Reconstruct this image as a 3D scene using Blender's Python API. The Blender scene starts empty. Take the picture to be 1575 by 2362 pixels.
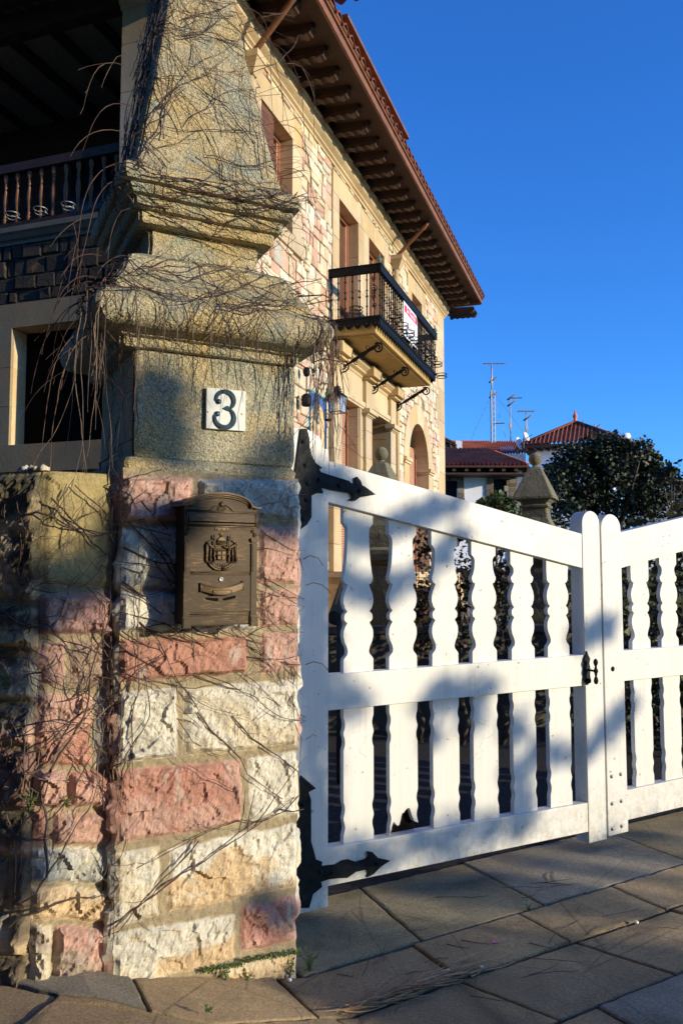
import bpy, bmesh, math, random
from mathutils import Vector, noise
R = math.radians
random.seed(11)
SC = bpy.context.scene
COL = SC.collection

# ---------------------------------------------------------------- camera
EYE = 1.52
PITCH = math.atan(147/1900)
cd = bpy.data.cameras.new("camera"); cam = bpy.data.objects.new("camera", cd); COL.objects.link(cam)
cd.sensor_fit = 'VERTICAL'; cd.sensor_height = 36; cd.sensor_width = 24
cd.lens = 36*1900/2362; cd.clip_start = .05; cd.clip_end = 3000
cam.location = (0, 0, EYE); cam.rotation_euler = (R(90)+PITCH, 0, 0)
SC.camera = cam

# ---------------------------------------------------------------- sky, sun, exposure
SUN_AZ, SUN_EL = 113.0, 11.0
w = bpy.data.worlds.new("World"); SC.world = w; w.use_nodes = True
nt = w.node_tree; nt.nodes.clear()
wo = nt.nodes.new('ShaderNodeOutputWorld'); bg = nt.nodes.new('ShaderNodeBackground')
sky = nt.nodes.new('ShaderNodeTexSky'); sky.sky_type = 'NISHITA'; sky.sun_disc = False
sky.sun_elevation = R(SUN_EL); sky.sun_rotation = R(SUN_AZ)
sky.air_density = 1.0; sky.dust_density = 0.5; sky.ozone_density = 4.0; sky.altitude = 100
hs = nt.nodes.new('ShaderNodeHueSaturation'); hs.inputs['Saturation'].default_value = 1.1
mx = nt.nodes.new('ShaderNodeMix'); mx.data_type = 'RGBA'; mx.blend_type = 'MULTIPLY'; mx.inputs[0].default_value = 1; mx.inputs[7].default_value = (1.0, 1.8, 2.85, 1)
nt.links.new(sky.outputs[0], hs.inputs['Color']); nt.links.new(hs.outputs[0], mx.inputs[6]); nt.links.new(mx.outputs[2], bg.inputs[0])
bg.inputs[1].default_value = 0.105
nt.links.new(bg.outputs[0], wo.inputs[0])
sl = bpy.data.lights.new("sun", 'SUN'); sun = bpy.data.objects.new("sun", sl); COL.objects.link(sun)
sl.energy = 5.0; sl.angle = R(.5); sl.color = (1.0, .84, .58)
sa, se = R(SUN_AZ), R(SUN_EL)
SUNV = Vector((math.sin(sa)*math.cos(se), math.cos(sa)*math.cos(se), math.sin(se)))
sun.rotation_euler = SUNV.to_track_quat('Z', 'Y').to_euler(); sun.location = SUNV*40
vs = SC.view_settings; vs.view_transform = 'Standard'; vs.look = 'None'; vs.exposure = 0.15; vs.gamma = 1; vs.use_curve_mapping = False

# ---------------------------------------------------------------- frames (a horizontal direction, its normal and an origin)
class Fr:
    def __init__(s, O, az):
        t = R(az); s.O = Vector((O[0], O[1], 0)); s.az = az
        s.e = Vector((math.sin(t), math.cos(t), 0)); s.n = Vector((math.cos(t), -math.sin(t), 0))
    def w(s, a, n, z): return s.O + s.e*a + s.n*n + Vector((0, 0, z))
    def loc(s, P): d = P - s.O; return d.dot(s.e), d.dot(s.n)
CAMP = Vector((0, 0, EYE))
def ray(x, y):
    a = (x-787.5)/1900; b = (1181-y)/1900
    return Vector((a, math.cos(PITCH)-b*math.sin(PITCH), math.sin(PITCH)+b*math.cos(PITCH)))
def at(fr, x, y, n=0):                      # where the line of sight through a photo pixel meets a vertical plane
    r = ray(x, y); t = (n-(CAMP-fr.O).dot(fr.n))/r.dot(fr.n); P = CAMP+r*t
    return (P-fr.O).dot(fr.e), P.z
P0 = (-0.1532833, 3.2755209)
G = Fr(P0, 58.08)                           # gate line: s to the right, n towards the street
CEN = G.w(-.36, -.36, 0)
PL = Fr(CEN, 60)                            # pillar shaft
PU = Fr(CEN + G.e*.012, 64)                 # weathered upper blocks sit slightly turned
F = Fr((-1.3529764, 7.250375), 19.1)        # villa facade: a away from camera, n outwards
_V = F.w(.2, 0, 0)
V = Fr(_V, -70.9); V.n = -V.n               # villa front with the loggia, n outwards
def zg(x, y):
    s = (Vector((x, y, 0))-G.O).dot(G.e)
    return min(max(-s/.71, 0), 1.15)*.16

# ---------------------------------------------------------------- mesh building
class MB:
    def __init__(s): s.v = []; s.f = []; s.c = []; s.sm = []
    def face(s, idx, c=None, sm=False): s.f.append(idx); s.c.append(c or (1, 1, 1)); s.sm.append(sm)
    def poly(s, pts, c=None, sm=False):
        b = len(s.v); s.v += [Vector(p) for p in pts]; s.face(list(range(b, b+len(pts))), c, sm)
    def box8(s, p, c=None):                 # p: 8 points, bottom ring then top ring
        b = len(s.v); s.v += [Vector(q) for q in p]
        for f in ((0,3,2,1),(4,5,6,7),(0,1,5,4),(1,2,6,5),(2,3,7,6),(3,0,4,7)): s.face([b+i for i in f], c)
    def box(s, fr, a0, a1, n0, n1, z0, z1, c=None):
        s.box8([fr.w(a0,n0,z0),fr.w(a1,n0,z0),fr.w(a1,n1,z0),fr.w(a0,n1,z0),fr.w(a0,n0,z1),fr.w(a1,n0,z1),fr.w(a1,n1,z1),fr.w(a0,n1,z1)], c)
    def prism(s, fr, poly, n0, n1, c=None):  # polygon in (a,z) given thickness along n
        b = len(s.v); k = len(poly)
        s.v += [fr.w(a, n1, z) for a, z in poly] + [fr.w(a, n0, z) for a, z in poly]
        s.face(list(range(b, b+k)), c); s.face(list(range(b+2*k-1, b+k-1, -1)), c)
        for i in range(k): j = (i+1) % k; s.face([b+i, b+k+i, b+k+j, b+j], c)
    def sweep(s, A, B, prof, up=Vector((0,0,1)), c=None, out=None):  # profile (out,z) extruded from A to B
        d = (B-A).normalized(); o = out or Vector((d.y, -d.x, 0))
        b = len(s.v); k = len(prof)
        for P in (A, B): s.v += [P + o*x + Vector((0,0,z)) for x, z in prof]
        for i in range(k): j = (i+1) % k; s.face([b+i, b+j, b+k+j, b+k+i], c)
        s.face(list(range(b+k-1, b-1, -1)), c); s.face(list(range(b+k, b+2*k)), c)
    def tube(s, pts, r, k=5, c=None, cap=True):
        n = len(pts)
        if n < 2: return
        rs = r if isinstance(r, (list, tuple)) else [r]*n
        b = len(s.v); prev = None
        for i in range(n):
            d = (pts[min(i+1, n-1)]-pts[max(i-1, 0)])
            if d.length < 1e-7: d = Vector((0,0,1))
            d.normalize()
            u = prev if prev is not None else (Vector((0,0,1)) if abs(d.z) < .9 else Vector((1,0,0)))
            u = (u-d*u.dot(d))
            if u.length < 1e-4: u = d.orthogonal()
            u.normalize(); prev = u; q = d.cross(u)
            for j in range(k):
                t = 2*math.pi*j/k; s.v.append(pts[i]+(u*math.cos(t)+q*math.sin(t))*rs[i])
        for i in range(n-1):
            for j in range(k):
                jj = (j+1) % k; s.face([b+i*k+j, b+i*k+jj, b+(i+1)*k+jj, b+(i+1)*k+j], c, k > 4)
        if cap: s.face([b+j for j in range(k-1, -1, -1)], c); s.face([b+(n-1)*k+j for j in range(k)], c)
    def lathe(s, O, prof, k=12, c=None, ax=Vector((0,0,1))):
        ax = ax.normalized(); u = ax.orthogonal().normalized(); q = ax.cross(u); b = len(s.v)
        for r, z in prof:
            for j in range(k): t = 2*math.pi*j/k; s.v.append(O+ax*z+(u*math.cos(t)+q*math.sin(t))*max(r, 1e-4))
        for i in range(len(prof)-1):
            for j in range(k): jj = (j+1) % k; s.face([b+i*k+j, b+i*k+jj, b+(i+1)*k+jj, b+(i+1)*k+j], c, True)
        s.face([b+j for j in range(k-1, -1, -1)], c); s.face([b+(len(prof)-1)*k+j for j in range(k)], c)
    def ball(s, O, r, k=12, c=None, sz=1): s.lathe(O, [(r*math.sin(math.pi*i/8), -r*sz*math.cos(math.pi*i/8)) for i in range(9)], k, c)
    def torus(s, O, ax, r, t, k=16, c=None):
        ax = ax.normalized(); u = ax.orthogonal().normalized(); q = ax.cross(u)
        s.tube([O+(u*math.cos(a)+q*math.sin(a))*r for a in [2*math.pi*i/k for i in range(k+1)]], t, 6, c)
    def grid(s, P, nu, nv, c=None, sm=True, flip=False):   # P(i,j)->Vector, c(i,j)->colour
        b = len(s.v)
        for j in range(nv+1):
            for i in range(nu+1): s.v.append(P(i, j))
        for j in range(nv):
            for i in range(nu):
                q = [b+j*(nu+1)+i, b+j*(nu+1)+i+1, b+(j+1)*(nu+1)+i+1, b+(j+1)*(nu+1)+i]
                s.face(q[::-1] if flip else q, c(i, j) if c else None, sm)

ROOT = {}
def obj(name, mb, mat, parent=None, bevel=0, vcol=None):
    me = bpy.data.meshes.new(name)
    o0 = ROOT[parent] if parent else None
    org = o0 if o0 is not None else Vector((0, 0, 0))
    if parent is None and mb.v:
        xs = [p.x for p in mb.v]; ys = [p.y for p in mb.v]; zs = [p.z for p in mb.v]
        org = Vector(((min(xs)+max(xs))/2, (min(ys)+max(ys))/2, min(zs)))
    me.from_pydata([tuple(p-org) for p in mb.v], [], mb.f)
    ca = me.color_attributes.new("Col", 'FLOAT_COLOR', 'CORNER' if vcol is None else 'POINT')
    if vcol is None:
        flat = []
        for f, c in zip(mb.f, mb.c): flat += [c[0], c[1], c[2], 1.0]*len(f)
        ca.data.foreach_set('color', flat)
    else:
        flat = []
        for c in vcol: flat += [c[0], c[1], c[2], 1.0]
        ca.data.foreach_set('color', flat)
    me.polygons.foreach_set('use_smooth', mb.sm)
    me.materials.append(mat)
    ob = bpy.data.objects.new(name, me); COL.objects.link(ob)
    if parent: ob.parent = parent
    else: ob.location = org
    ROOT[ob] = org
    if bevel:
        m = ob.modifiers.new('bevel', 'BEVEL'); m.width = bevel; m.segments = 2; m.limit_method = 'ANGLE'; m.angle_limit = R(35)
    return ob
def tag(o, label, cat, group=None, kind=None):
    o['label'] = label
    if cat: o['category'] = cat
    if group: o['group'] = group
    if kind: o['kind'] = kind
    return o
def thing(name, label, cat, loc, group=None):
    o = bpy.data.objects.new(name, None); COL.objects.link(o); o.location = loc; o.empty_display_size = .1
    ROOT[o] = Vector(loc); return tag(o, label, cat, group)
def struct(o, label=None):
    o['kind'] = 'structure'
    if label: o['label'] = label
    return o
def txtmesh(body, size, P, ex, ez, mat, name, parent, depth=.001, squash=1.0, bold=0.0):
    cu = bpy.data.curves.new('txt', 'FONT'); cu.body = body; cu.size = size; cu.align_x = 'CENTER'; cu.align_y = 'CENTER'; cu.offset = bold; cu.resolution_u = 3
    t = bpy.data.objects.new('txt', cu); me = bpy.data.meshes.new_from_object(t)
    mb = MB(); en = ex.cross(ez).normalized()
    mb.v = [P+ex*(v.co.x*squash)+ez*v.co.y+en*depth for v in me.vertices]
    for p in me.polygons: mb.face(list(p.vertices))
    bpy.data.objects.remove(t); bpy.data.curves.remove(cu); bpy.data.meshes.remove(me)
    return obj(name, mb, mat, parent)
def fb(x, y, z, o=4): return noise.fractal(Vector((x, y, z)), 1.0, 2.0, o)
def sst(a, b, x):
    t = min(max((x-a)/(b-a), 0), 1); return t*t*(3-2*t)
def mixc(a, b, t): return tuple(a[i]*(1-t)+b[i]*t for i in range(3))
def mulc(a, k): return tuple(a[i]*k for i in range(3))
# ---------------------------------------------------------------- materials
class N:
    def __init__(s, name):
        s.m = bpy.data.materials.new(name); s.m.use_nodes = True; s.t = s.m.node_tree; s.t.nodes.clear()
        s.out = s.t.nodes.new('ShaderNodeOutputMaterial'); s.b = s.t.nodes.new('ShaderNodeBsdfPrincipled')
        s.t.links.new(s.b.outputs[0], s.out.inputs[0]); s.tc = s.t.nodes.new('ShaderNodeTexCoord').outputs['Object']
    def new(s, k, **kw):
        n = s.t.nodes.new(k)
        for a, v in kw.items(): setattr(n, a, v)
        return n
    def link(s, a, b): s.t.links.new(a, b)
    def vec(s, scale=(1,1,1)):
        m = s.new('ShaderNodeMapping'); m.inputs['Scale'].default_value = scale; s.link(s.tc, m.inputs[0]); return m.outputs[0]
    def noise(s, sc, det=6, rough=.6, vec=None, dist=0):
        n = s.new('ShaderNodeTexNoise'); n.inputs['Scale'].default_value = sc; n.inputs['Detail'].default_value = det
        n.inputs['Roughness'].default_value = rough; n.inputs['Distortion'].default_value = dist
        s.link(vec or s.tc, n.inputs['Vector']); return n.outputs['Fac']
    def voro(s, sc, feat='F1', vec=None):
        n = s.new('ShaderNodeTexVoronoi', feature=feat); n.inputs['Scale'].default_value = sc
        s.link(vec or s.tc, n.inputs['Vector']); return n.outputs['Distance']
    def ramp(s, f, stops):
        r = s.new('ShaderNodeValToRGB'); e = r.color_ramp.elements
        while len(e) < len(stops): e.new(.5)
        for q, (p, c) in zip(e, stops):
            q.position = p; q.color = (c, c, c, 1) if not hasattr(c, '__len__') else (*c, 1)
        s.link(f, r.inputs[0]); return r.outputs[0]
    def mix(s, f, a, b, mode='MIX'):
        m = s.new('ShaderNodeMix', data_type='RGBA', blend_type=mode)
        for sock, v in ((m.inputs[0], f), (m.inputs[6], a), (m.inputs[7], b)):
            if hasattr(v, 'is_output'): s.link(v, sock)
            elif hasattr(v, '__len__'): sock.default_value = (*v, 1)
            else: sock.default_value = v
        return m.outputs[2]
    def attr(s):
        a = s.new('ShaderNodeAttribute'); a.attribute_name = 'Col'; return a.outputs['Color']
    def math(s, op, a, b=0):
        m = s.new('ShaderNodeMath', operation=op)
        for i, v in enumerate((a, b)):
            if hasattr(v, 'is_output'): s.link(v, m.inputs[i])
            else: m.inputs[i].default_value = v
        return m.outputs[0]
    def col(s, c):
        if hasattr(c, 'is_output'): s.link(c, s.b.inputs['Base Color'])
        else: s.b.inputs['Base Color'].default_value = (*c, 1)
    def rough(s, r):
        if hasattr(r, 'is_output'): s.link(r, s.b.inputs['Roughness'])
        else: s.b.inputs['Roughness'].default_value = r
    def bump(s, h, st=.5, d=.01, prev=None):
        b = s.new('ShaderNodeBump'); b.inputs['Strength'].default_value = st; b.inputs['Distance'].default_value = d
        s.link(h, b.inputs['Height'])
        if prev: s.link(prev, b.inputs['Normal'])
        s.link(b.outputs[0], s.b.inputs['Normal']); return b.outputs[0]

def simple(name, c, rough=.6, metal=0, nsc=0, namp=.25, bump=0, bsc=80, bd=.003):
    n = N(name); n.rough(rough); n.b.inputs['Metallic'].default_value = metal
    if nsc:
        f = n.noise(nsc, 6, .65); n.col(n.mix(n.ramp(f, [(.3, 0), (.7, 1)]), mulc(c, 1-namp), mulc(c, 1+namp)))
    else: n.col(c)
    if bump: n.bump(n.noise(bsc, 8, .7), bump, bd)
    return n.m
def mat_rough_stone():                       # hewn limestone, stone colours in the attribute
    n = N('hewn_stone'); n.rough(.92); c = n.attr()
    big = n.noise(9, 8, .7, dist=.6); fine = n.noise(60, 10, .75)
    c = n.mix(.85, c, n.ramp(big, [(.25, .62), (.75, 1.18)]), 'MULTIPLY')
    c = n.mix(.8, c, n.ramp(fine, [(.28, .66), (.62, 1.12)]), 'MULTIPLY')
    sp = n.ramp(n.noise(120, 3, .5), [(.60, 0), (.68, 1)])
    c = n.mix(n.math('MULTIPLY', sp, .35), c, (.12, .09, .06))
    n.col(c)
    v = n.voro(38, 'F1'); b = n.bump(v, .4, .008); b = n.bump(n.noise(30, 10, .8, dist=.8), .75, .012, b); n.bump(n.noise(170, 6, .75), .6, .004, b)
    return n.m
def mat_carved(name='weathered_sandstone', a1=(.69, .53, .25), a2=(.62, .58, .42), a3=(.46, .49, .39)):                            # gritty lichened sandstone of the pillar head
    n = N(name); n.rough(.95)
    a = n.noise(2.6, 8, .65, dist=.4); b_ = n.noise(7, 8, .7); g = n.noise(95, 6, .8); g2 = n.noise(260, 3, .7)
    c = n.mix(n.ramp(a, [(.38, 0), (.62, 1)]), (a1), (a2))
    c = n.mix(n.ramp(b_, [(.46, 0), (.66, 1)]), c, a3)
    geo = n.new('ShaderNodeNewGeometry'); sep = n.new('ShaderNodeSeparateXYZ'); n.link(geo.outputs['Normal'], sep.inputs[0])
    up = n.math('MULTIPLY', n.ramp(sep.outputs[2], [(.25, 0), (.8, 1)]), n.ramp(b_, [(.3, .5), (.7, 1)]))
    c = n.mix(up, c, (.30, .31, .21))       # lichen grows on the ledges
    c = n.mix(.9, c, n.ramp(g, [(.34, .30), (.58, 1.3)]), 'MULTIPLY')
    c = n.mix(.7, c, n.ramp(g2, [(.35, .55), (.6, 1.15)]), 'MULTIPLY')
    n.col(c)
    b = n.bump(n.noise(22, 6, .7), .5, .012); b = n.bump(g, 1.0, .012, b); n.bump(n.voro(120), .9, .006, b)
    return n.m
def mat_trim():                              # dressed ochre sandstone of the villa
    n = N('dressed_sandstone'); n.rough(.85); c = n.attr()
    c = n.mix(.9, c, n.ramp(n.noise(1.3, 7, .65, vec=n.vec((1, 1, .45))), [(.3, .66), (.7, 1.12)]), 'MULTIPLY')
    c = n.mix(n.math('MULTIPLY', n.ramp(n.noise(2.3, 5, .6, dist=1), [(.5, 0), (.75, 1)]), .45), c, (.50, .27, .10))
    c = n.mix(.5, c, n.ramp(n.noise(45, 6, .7), [(.3, .7), (.65, 1.1)]), 'MULTIPLY'); n.col(c)
    b = n.bump(n.noise(18, 8, .75), .4, .012); n.bump(n.noise(90, 4, .7), .45, .006, b)
    return n.m
def mat_facade_stone():
    n = N('facade_stone'); n.rough(.9); c = n.attr()
    c = n.mix(.9, c, n.ramp(n.noise(6, 8, .7, dist=.5), [(.25, .68), (.75, 1.18)]), 'MULTIPLY')
    c = n.mix(n.math('MULTIPLY', n.ramp(n.noise(1.7, 5, .6, dist=1.5), [(.62, 0), (.72, 1)]), .5), c, (.55, .27, .08))
    n.col(c); b = n.bump(n.noise(14, 9, .8), .8, .03); n.bump(n.voro(24), .4, .015, b)
    return n.m
def mat_white():
    n = N('white_gate_paint')
    n.rough(n.ramp(n.noise(8, 4), [(.3, .38), (.7, .55)]))
    c = n.mix(n.ramp(n.noise(3, 6, .6), [(.3, 0), (.7, 1)]), (.66, .66, .62), (.71, .71, .69))
    dirt = n.noise(5, 8, .75, vec=n.vec((1, 1, .25)))
    c = n.mix(n.math('MULTIPLY', n.ramp(dirt, [(.53, 0), (.74, 1)]), .42), c, (.50, .45, .34))
    drip = n.noise(14, 4, .6, vec=n.vec((1, 1, .05))); c = n.mix(n.math('MULTIPLY', n.ramp(drip, [(.55, 0), (.75, 1)]), .22), c, (.48, .46, .38))
    chip = n.math('MULTIPLY', n.ramp(n.noise(34, 5, .6), [(.655, 0), (.675, 1)]), n.ramp(n.noise(5, 3), [(.44, 0), (.6, 1)]))
    c = n.mix(n.math('MULTIPLY', chip, .85), c, (.10, .09, .075))
    crack = n.math('MULTIPLY', n.ramp(n.voro(19, 'DISTANCE_TO_EDGE', n.vec((1, 1, .55))), [(0, 1), (.013, 0)]), n.ramp(n.noise(4.3, 4, .6), [(.52, 0), (.6, 1)]))
    c = n.mix(n.math('MULTIPLY', crack, .65), c, (.22, .2, .17))
    rust = n.math('MULTIPLY', n.ramp(n.noise(26, 3, .5, vec=n.vec((1, 1, .035))), [(.66, 0), (.78, 1)]), n.ramp(n.noise(3.1, 3), [(.5, 0), (.62, 1)]))
    c = n.mix(n.math('MULTIPLY', rust, .6), c, (.55, .33, .15))
    sep = n.new('ShaderNodeSeparateXYZ'); n.link(n.tc, sep.inputs[0])
    mud = n.math('MULTIPLY', n.ramp(sep.outputs[2], [(.05, 1), (.42, 0)]), n.ramp(n.noise(22, 7, .75), [(.42, 0), (.62, 1)]))
    c = n.mix(n.math('MULTIPLY', mud, .55), c, (.30, .26, .17))
    grain = n.noise(46, 5, .6, vec=n.vec((1, 1, .04))); c = n.mix(.5, c, n.ramp(grain, [(.3, .86), (.7, 1.05)]), 'MULTIPLY')
    n.col(c); b = n.bump(grain, .35, .003); n.bump(n.noise(130, 4, .6), .2, .001, b)
    n.b.inputs['Specular IOR Level'].default_value = .4
    return n.m
def mat_iron():
    n = N('black_painted_iron'); n.rough(n.ramp(n.noise(30, 6, .7), [(.3, .45), (.7, .75)])); n.b.inputs['Specular IOR Level'].default_value = .18
    n.col(n.mix(n.ramp(n.noise(18, 6, .7), [(.45, 0), (.7, 1)]), (.003, .004, .006), (.008, .015, .020)))
    b = n.bump(n.noise(60, 6, .7), .7, .004); n.bump(n.noise(14, 4), .3, .004, b)
    return n.m
def mat_bronze(name='brushed_bronze', base=(.040, .030, .020), hi=(.30, .18, .08)):
    n = N(name); n.b.inputs['Metallic'].default_value = .45; n.b.inputs['Specular IOR Level'].default_value = .3
    s1 = n.noise(60, 8, .75, vec=n.vec((.45, .45, 3.2)), dist=.4)
    c = n.mix(n.math('MULTIPLY', n.ramp(s1, [(.50, 0), (.72, 1)]), n.ramp(n.noise(9, 4), [(.38, .12), (.68, .9)])), base, hi)
    n.col(c)
    n.rough(n.ramp(s1, [(.3, .42), (.7, .6)])); n.bump(n.noise(150, 5, .7), .25, .001)
    return n.m
def mat_slab():
    n = N('paving_stone'); n.rough(.9); c = n.attr()
    st = n.noise(1.1, 7, .7, dist=1.2); c = n.mix(n.ramp(st, [(.48, 0), (.68, .75)]), c, (.12, .105, .06))
    st2 = n.noise(6, 6, .75, dist=1.5); c = n.mix(n.ramp(st2, [(.60, 0), (.72, .6)]), c, (.50, .45, .34))
    c = n.mix(.85, c, n.ramp(n.noise(2.2, 8, .65, dist=.5), [(.3, .6), (.7, 1.2)]), 'MULTIPLY')
    c = n.mix(.9, c, n.ramp(n.noise(110, 5, .8), [(.33, .45), (.62, 1.25)]), 'MULTIPLY')
    g = n.ramp(n.noise(220, 2, .5), [(.66, 0), (.72, 1)]); c = n.mix(n.math('MULTIPLY', g, .5), c, (.5, .46, .38))
    cr_ = n.ramp(n.voro(1.7, 'DISTANCE_TO_EDGE', n.vec((1, 1, 1))), [(0, 1), (.006, 0)])
    c = n.mix(n.math('MULTIPLY', cr_, .5), c, (.03, .03, .02))
    n.col(c); b = n.bump(n.noise(5, 8, .7, dist=.6), .6, .03); b = n.bump(n.noise(26, 9, .8), .7, .014, b); n.bump(n.noise(130, 5, .8), .9, .006, b)
    return n.m
def mat_attr(name, rough=.8, bs=0, bsc=40, bd=.01, amp=.25, nsc=12, spec=.5):
    n = N(name); n.rough(rough); n.b.inputs['Specular IOR Level'].default_value = spec
    c = n.mix(1, n.attr(), n.ramp(n.noise(nsc, 6, .65), [(.3, 1-amp), (.7, 1+amp)]), 'MULTIPLY'); n.col(c)
    if bs: n.bump(n.noise(bsc, 8, .7), bs, bd)
    return n.m
def mat_brick():
    n = N('dark_brick'); n.rough(.9); br = n.new('ShaderNodeTexBrick'); br.inputs['Scale'].default_value = 4.5
    br.inputs['Color1'].default_value = (.16, .06, .035, 1); br.inputs['Color2'].default_value = (.10, .04, .025, 1); br.inputs['Mortar'].default_value = (.05, .04, .03, 1)
    m = n.new('ShaderNodeMapping'); m.inputs['Rotation'].default_value = (R(90), 0, R(19)); n.link(n.tc, m.inputs[0]); n.link(m.outputs[0], br.inputs['Vector']); n.col(br.outputs[0]); return n.m
def mat_glass():
    n = N('lantern_glass'); n.b.inputs['Transmission Weight'].default_value = .85; n.rough(.25); n.col((.9, .92, .9)); n.b.inputs['Specular IOR Level'].default_value = .2; n.b.inputs['IOR'].default_value = 1.1; return n.m

M = dict(
 stone=mat_rough_stone(), carved=mat_carved(), darkcarved=mat_carved('shaded_lichened_stone', (.24, .20, .12), (.20, .19, .13), (.15, .16, .12)), trim=mat_trim(), fstone=mat_facade_stone(), white=mat_white(), iron=mat_iron(),  # darkcarved: lichened stone darkened further, standing in for shade on the garden posts
 bronze=mat_bronze(), bronzehi=mat_bronze('worn_bronze_relief', (.10, .07, .04), (.55, .34, .16)), slab=mat_slab(), brick=mat_brick(), glass=mat_glass(),
 mortar=simple('mortar', (.30, .25, .17), .95, 0, 20, .25, .6, 60, .01),
 plasterwall=mat_attr('painted_render', .8, .3, 30, .01, .08, 2),
 wood=simple('dark_brown_wood', (.05, .023, .012), .7, 0, 9, .45, .4, 40, .006),
 fascia=simple('eave_board', (.20, .085, .042), .6, 0, 6, .35, .3, 30, .004),
 tile=simple('clay_roof_tile', (.20, .06, .04), .8, 0, 3, .5, .5, 20, .02),
 rtile=simple('red_roof_tile', (.62, .15, .07), 1, 0, 1.2, .4, .3, 10, .02),
 shutter=simple('shutter_paint', (.42, .23, .15), .6, 0, 8, .2),
 frame=simple('red_brown_frame', (.26, .10, .055), .55, 0, 8, .2),
 balwood=simple('turned_wood', (.17, .075, .025), .5, 0, 20, .3),  # darkened so the loggia balusters carry its shade in their colour
 darkglass=simple('dark_pane', (.012, .014, .018), .12),
 steel=simple('galvanised_steel', (.30, .31, .32), .5, .7, 30, .2),
 blue=simple('blue_enamel', (.022, .055, .085), .22, 0, 40, .6),
 tilewhite=simple('white_enamel_tile', (.74, .78, .76), .22, 0, 12, .06, .3, 30, .002),
 rust=simple('rust', (.30, .11, .04), .9, 0, 30, .4),
 asphalt=simple('dark_gravel', (.045, .045, .047), .9, 0, 30, .5, 1, 90, .012),
 soil=simple('soil', (.05, .038, .025), .95, 0, 8, .5, .8, 40, .02),
 vine=mat_attr('vine_bark', .7, .4, 300, .001, .3, 60),
 bark=simple('tree_bark', (.07, .055, .04), .9, 0, 6, .4, .8, 20, .03),
 leaf=mat_attr('leaf', .6, 0, 40, .01, .3, 5, .5),
 moss=mat_attr('moss', .9, .6, 200, .004, .4, 40),
 paint=mat_attr('coloured_glaze', .35, 0, 40, .01, .2, 25),
 dark=simple('dark_interior', (.012, .010, .009), .9),
 plastic=simple('sign_board', (.85, .85, .84), .4),
 red=simple('sign_red', (.62, .015, .05), .4), black=simple('sign_black', (.012, .012, .015), .5), grey=simple('sign_grey', (.35, .35, .37), .5),
 dish=simple('dish_white', (.7, .7, .7), .4), galv=simple('antenna_metal', (.12, .12, .13), .6, .2), mast=simple('mast_metal', (.45, .45, .47), .5, .3),
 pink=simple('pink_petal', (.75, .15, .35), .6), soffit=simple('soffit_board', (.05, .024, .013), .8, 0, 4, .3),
 slabunder=simple('balcony_slab_stone', (.44, .30, .11), .85, 0, 4, .2, .3, 30, .01),
 copper=simple('verdigris', (.10, .17, .13), .6, .2, 30, .4),
)
M['dark'].node_tree.nodes['Principled BSDF'].inputs['Specular IOR Level'].default_value = 0
for k_ in ('rtile', 'tile', 'asphalt'): M[k_].node_tree.nodes['Principled BSDF'].inputs['Specular IOR Level'].default_value = .1
TRIM = (.6, .44, .23)
TRIMS = [(.62, .49, .30), (.58, .44, .25), (.64, .53, .35), (.60, .43, .22), (.56, .46, .31)]
# ---------------------------------------------------------------- ground and paving
mb = MB()
def GP(i, j):
    s = -7+i*.25; n = -.75+j*.25; p = G.w(s, n, 0); return Vector((p.x, p.y, zg(p.x, p.y)-.014))
mb.grid(GP, 64, 40, lambda i, j: (.05, .045, .035), flip=True)
struct(obj('pavement_bed', mb, M['soil']))
mb = MB(); mb.poly([(-400, -400, -.30), (400, -400, -.30), (400, 400, -.30), (-400, 400, -.30)]); struct(obj('ground', mb, M['soil']))
mb = MB()
def GD(i, j):
    p = G.w(-9+i*1.0, -.62-j*1.0, 0); return Vector((p.x, p.y, -.004))
mb.grid(GD, 45, 45, flip=False); struct(obj('driveway', mb, M['asphalt']), 'dark gravelly driveway behind the white gate')

mb = MB()
def slab(pts, col, j=.007):
    c = Vector((sum(p[0] for p in pts)/len(pts), sum(p[1] for p in pts)/len(pts)))
    k = len(pts); q = []
    for i in range(k):                      # inset each edge by the joint
        a, b, d = Vector(pts[i-1]), Vector(pts[i]), Vector(pts[(i+1) % k])
        e1 = (b-a).normalized(); e2 = (d-b).normalized(); n1 = Vector((-e1.y, e1.x)); n2 = Vector((-e2.y, e2.x))
        if (c-b).dot(n1) < 0: n1 = -n1
        if (c-b).dot(n2) < 0: n2 = -n2
        den = 1+n1.dot(n2); q.append(b+(n1+n2)*(j/max(den, .35)))
    # densify the edges, then fan of rings for chipped rounded rim
    ring = []
    for i in range(k):
        a, b = q[i], q[(i+1) % k]; m = max(2, int((b-a).length/.035))
        for t in range(m): ring.append(a.lerp(b, t/m))
    dz = random.uniform(-.006, .006); tilt = (random.uniform(-.006, .006), random.uniform(-.006, .006))
    def P(v, drop, ins):
        d = (c-v); u = v+d.normalized()*ins if d.length else v
        u = u+Vector((noise.noise(Vector((v.x*22, v.y*22, 1))), noise.noise(Vector((v.x*22, v.y*22, 5)))))*.006
        p = G.w(u.x, u.y, 0); return Vector((p.x, p.y, zg(p.x, p.y)+dz+tilt[0]*(u.x-c.x)+tilt[1]*(u.y-c.y)-drop))
    b0 = len(mb.v); L = len(ring)
    for drop, ins in ((.03, 0), (.006, .0), (.0015, .004), (0, .012)):
        mb.v += [P(v, drop+(.003*abs(fb(v.x*30, v.y*30, 3)) if drop < .02 else 0), ins) for v in ring]
    for r in range(3):
        for i in range(L):
            j2 = (i+1) % L; mb.face([b0+r*L+i, b0+r*L+j2, b0+(r+1)*L+j2, b0+(r+1)*L+i], col)
    mb.face([b0+3*L+i for i in range(L)], col)
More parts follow.
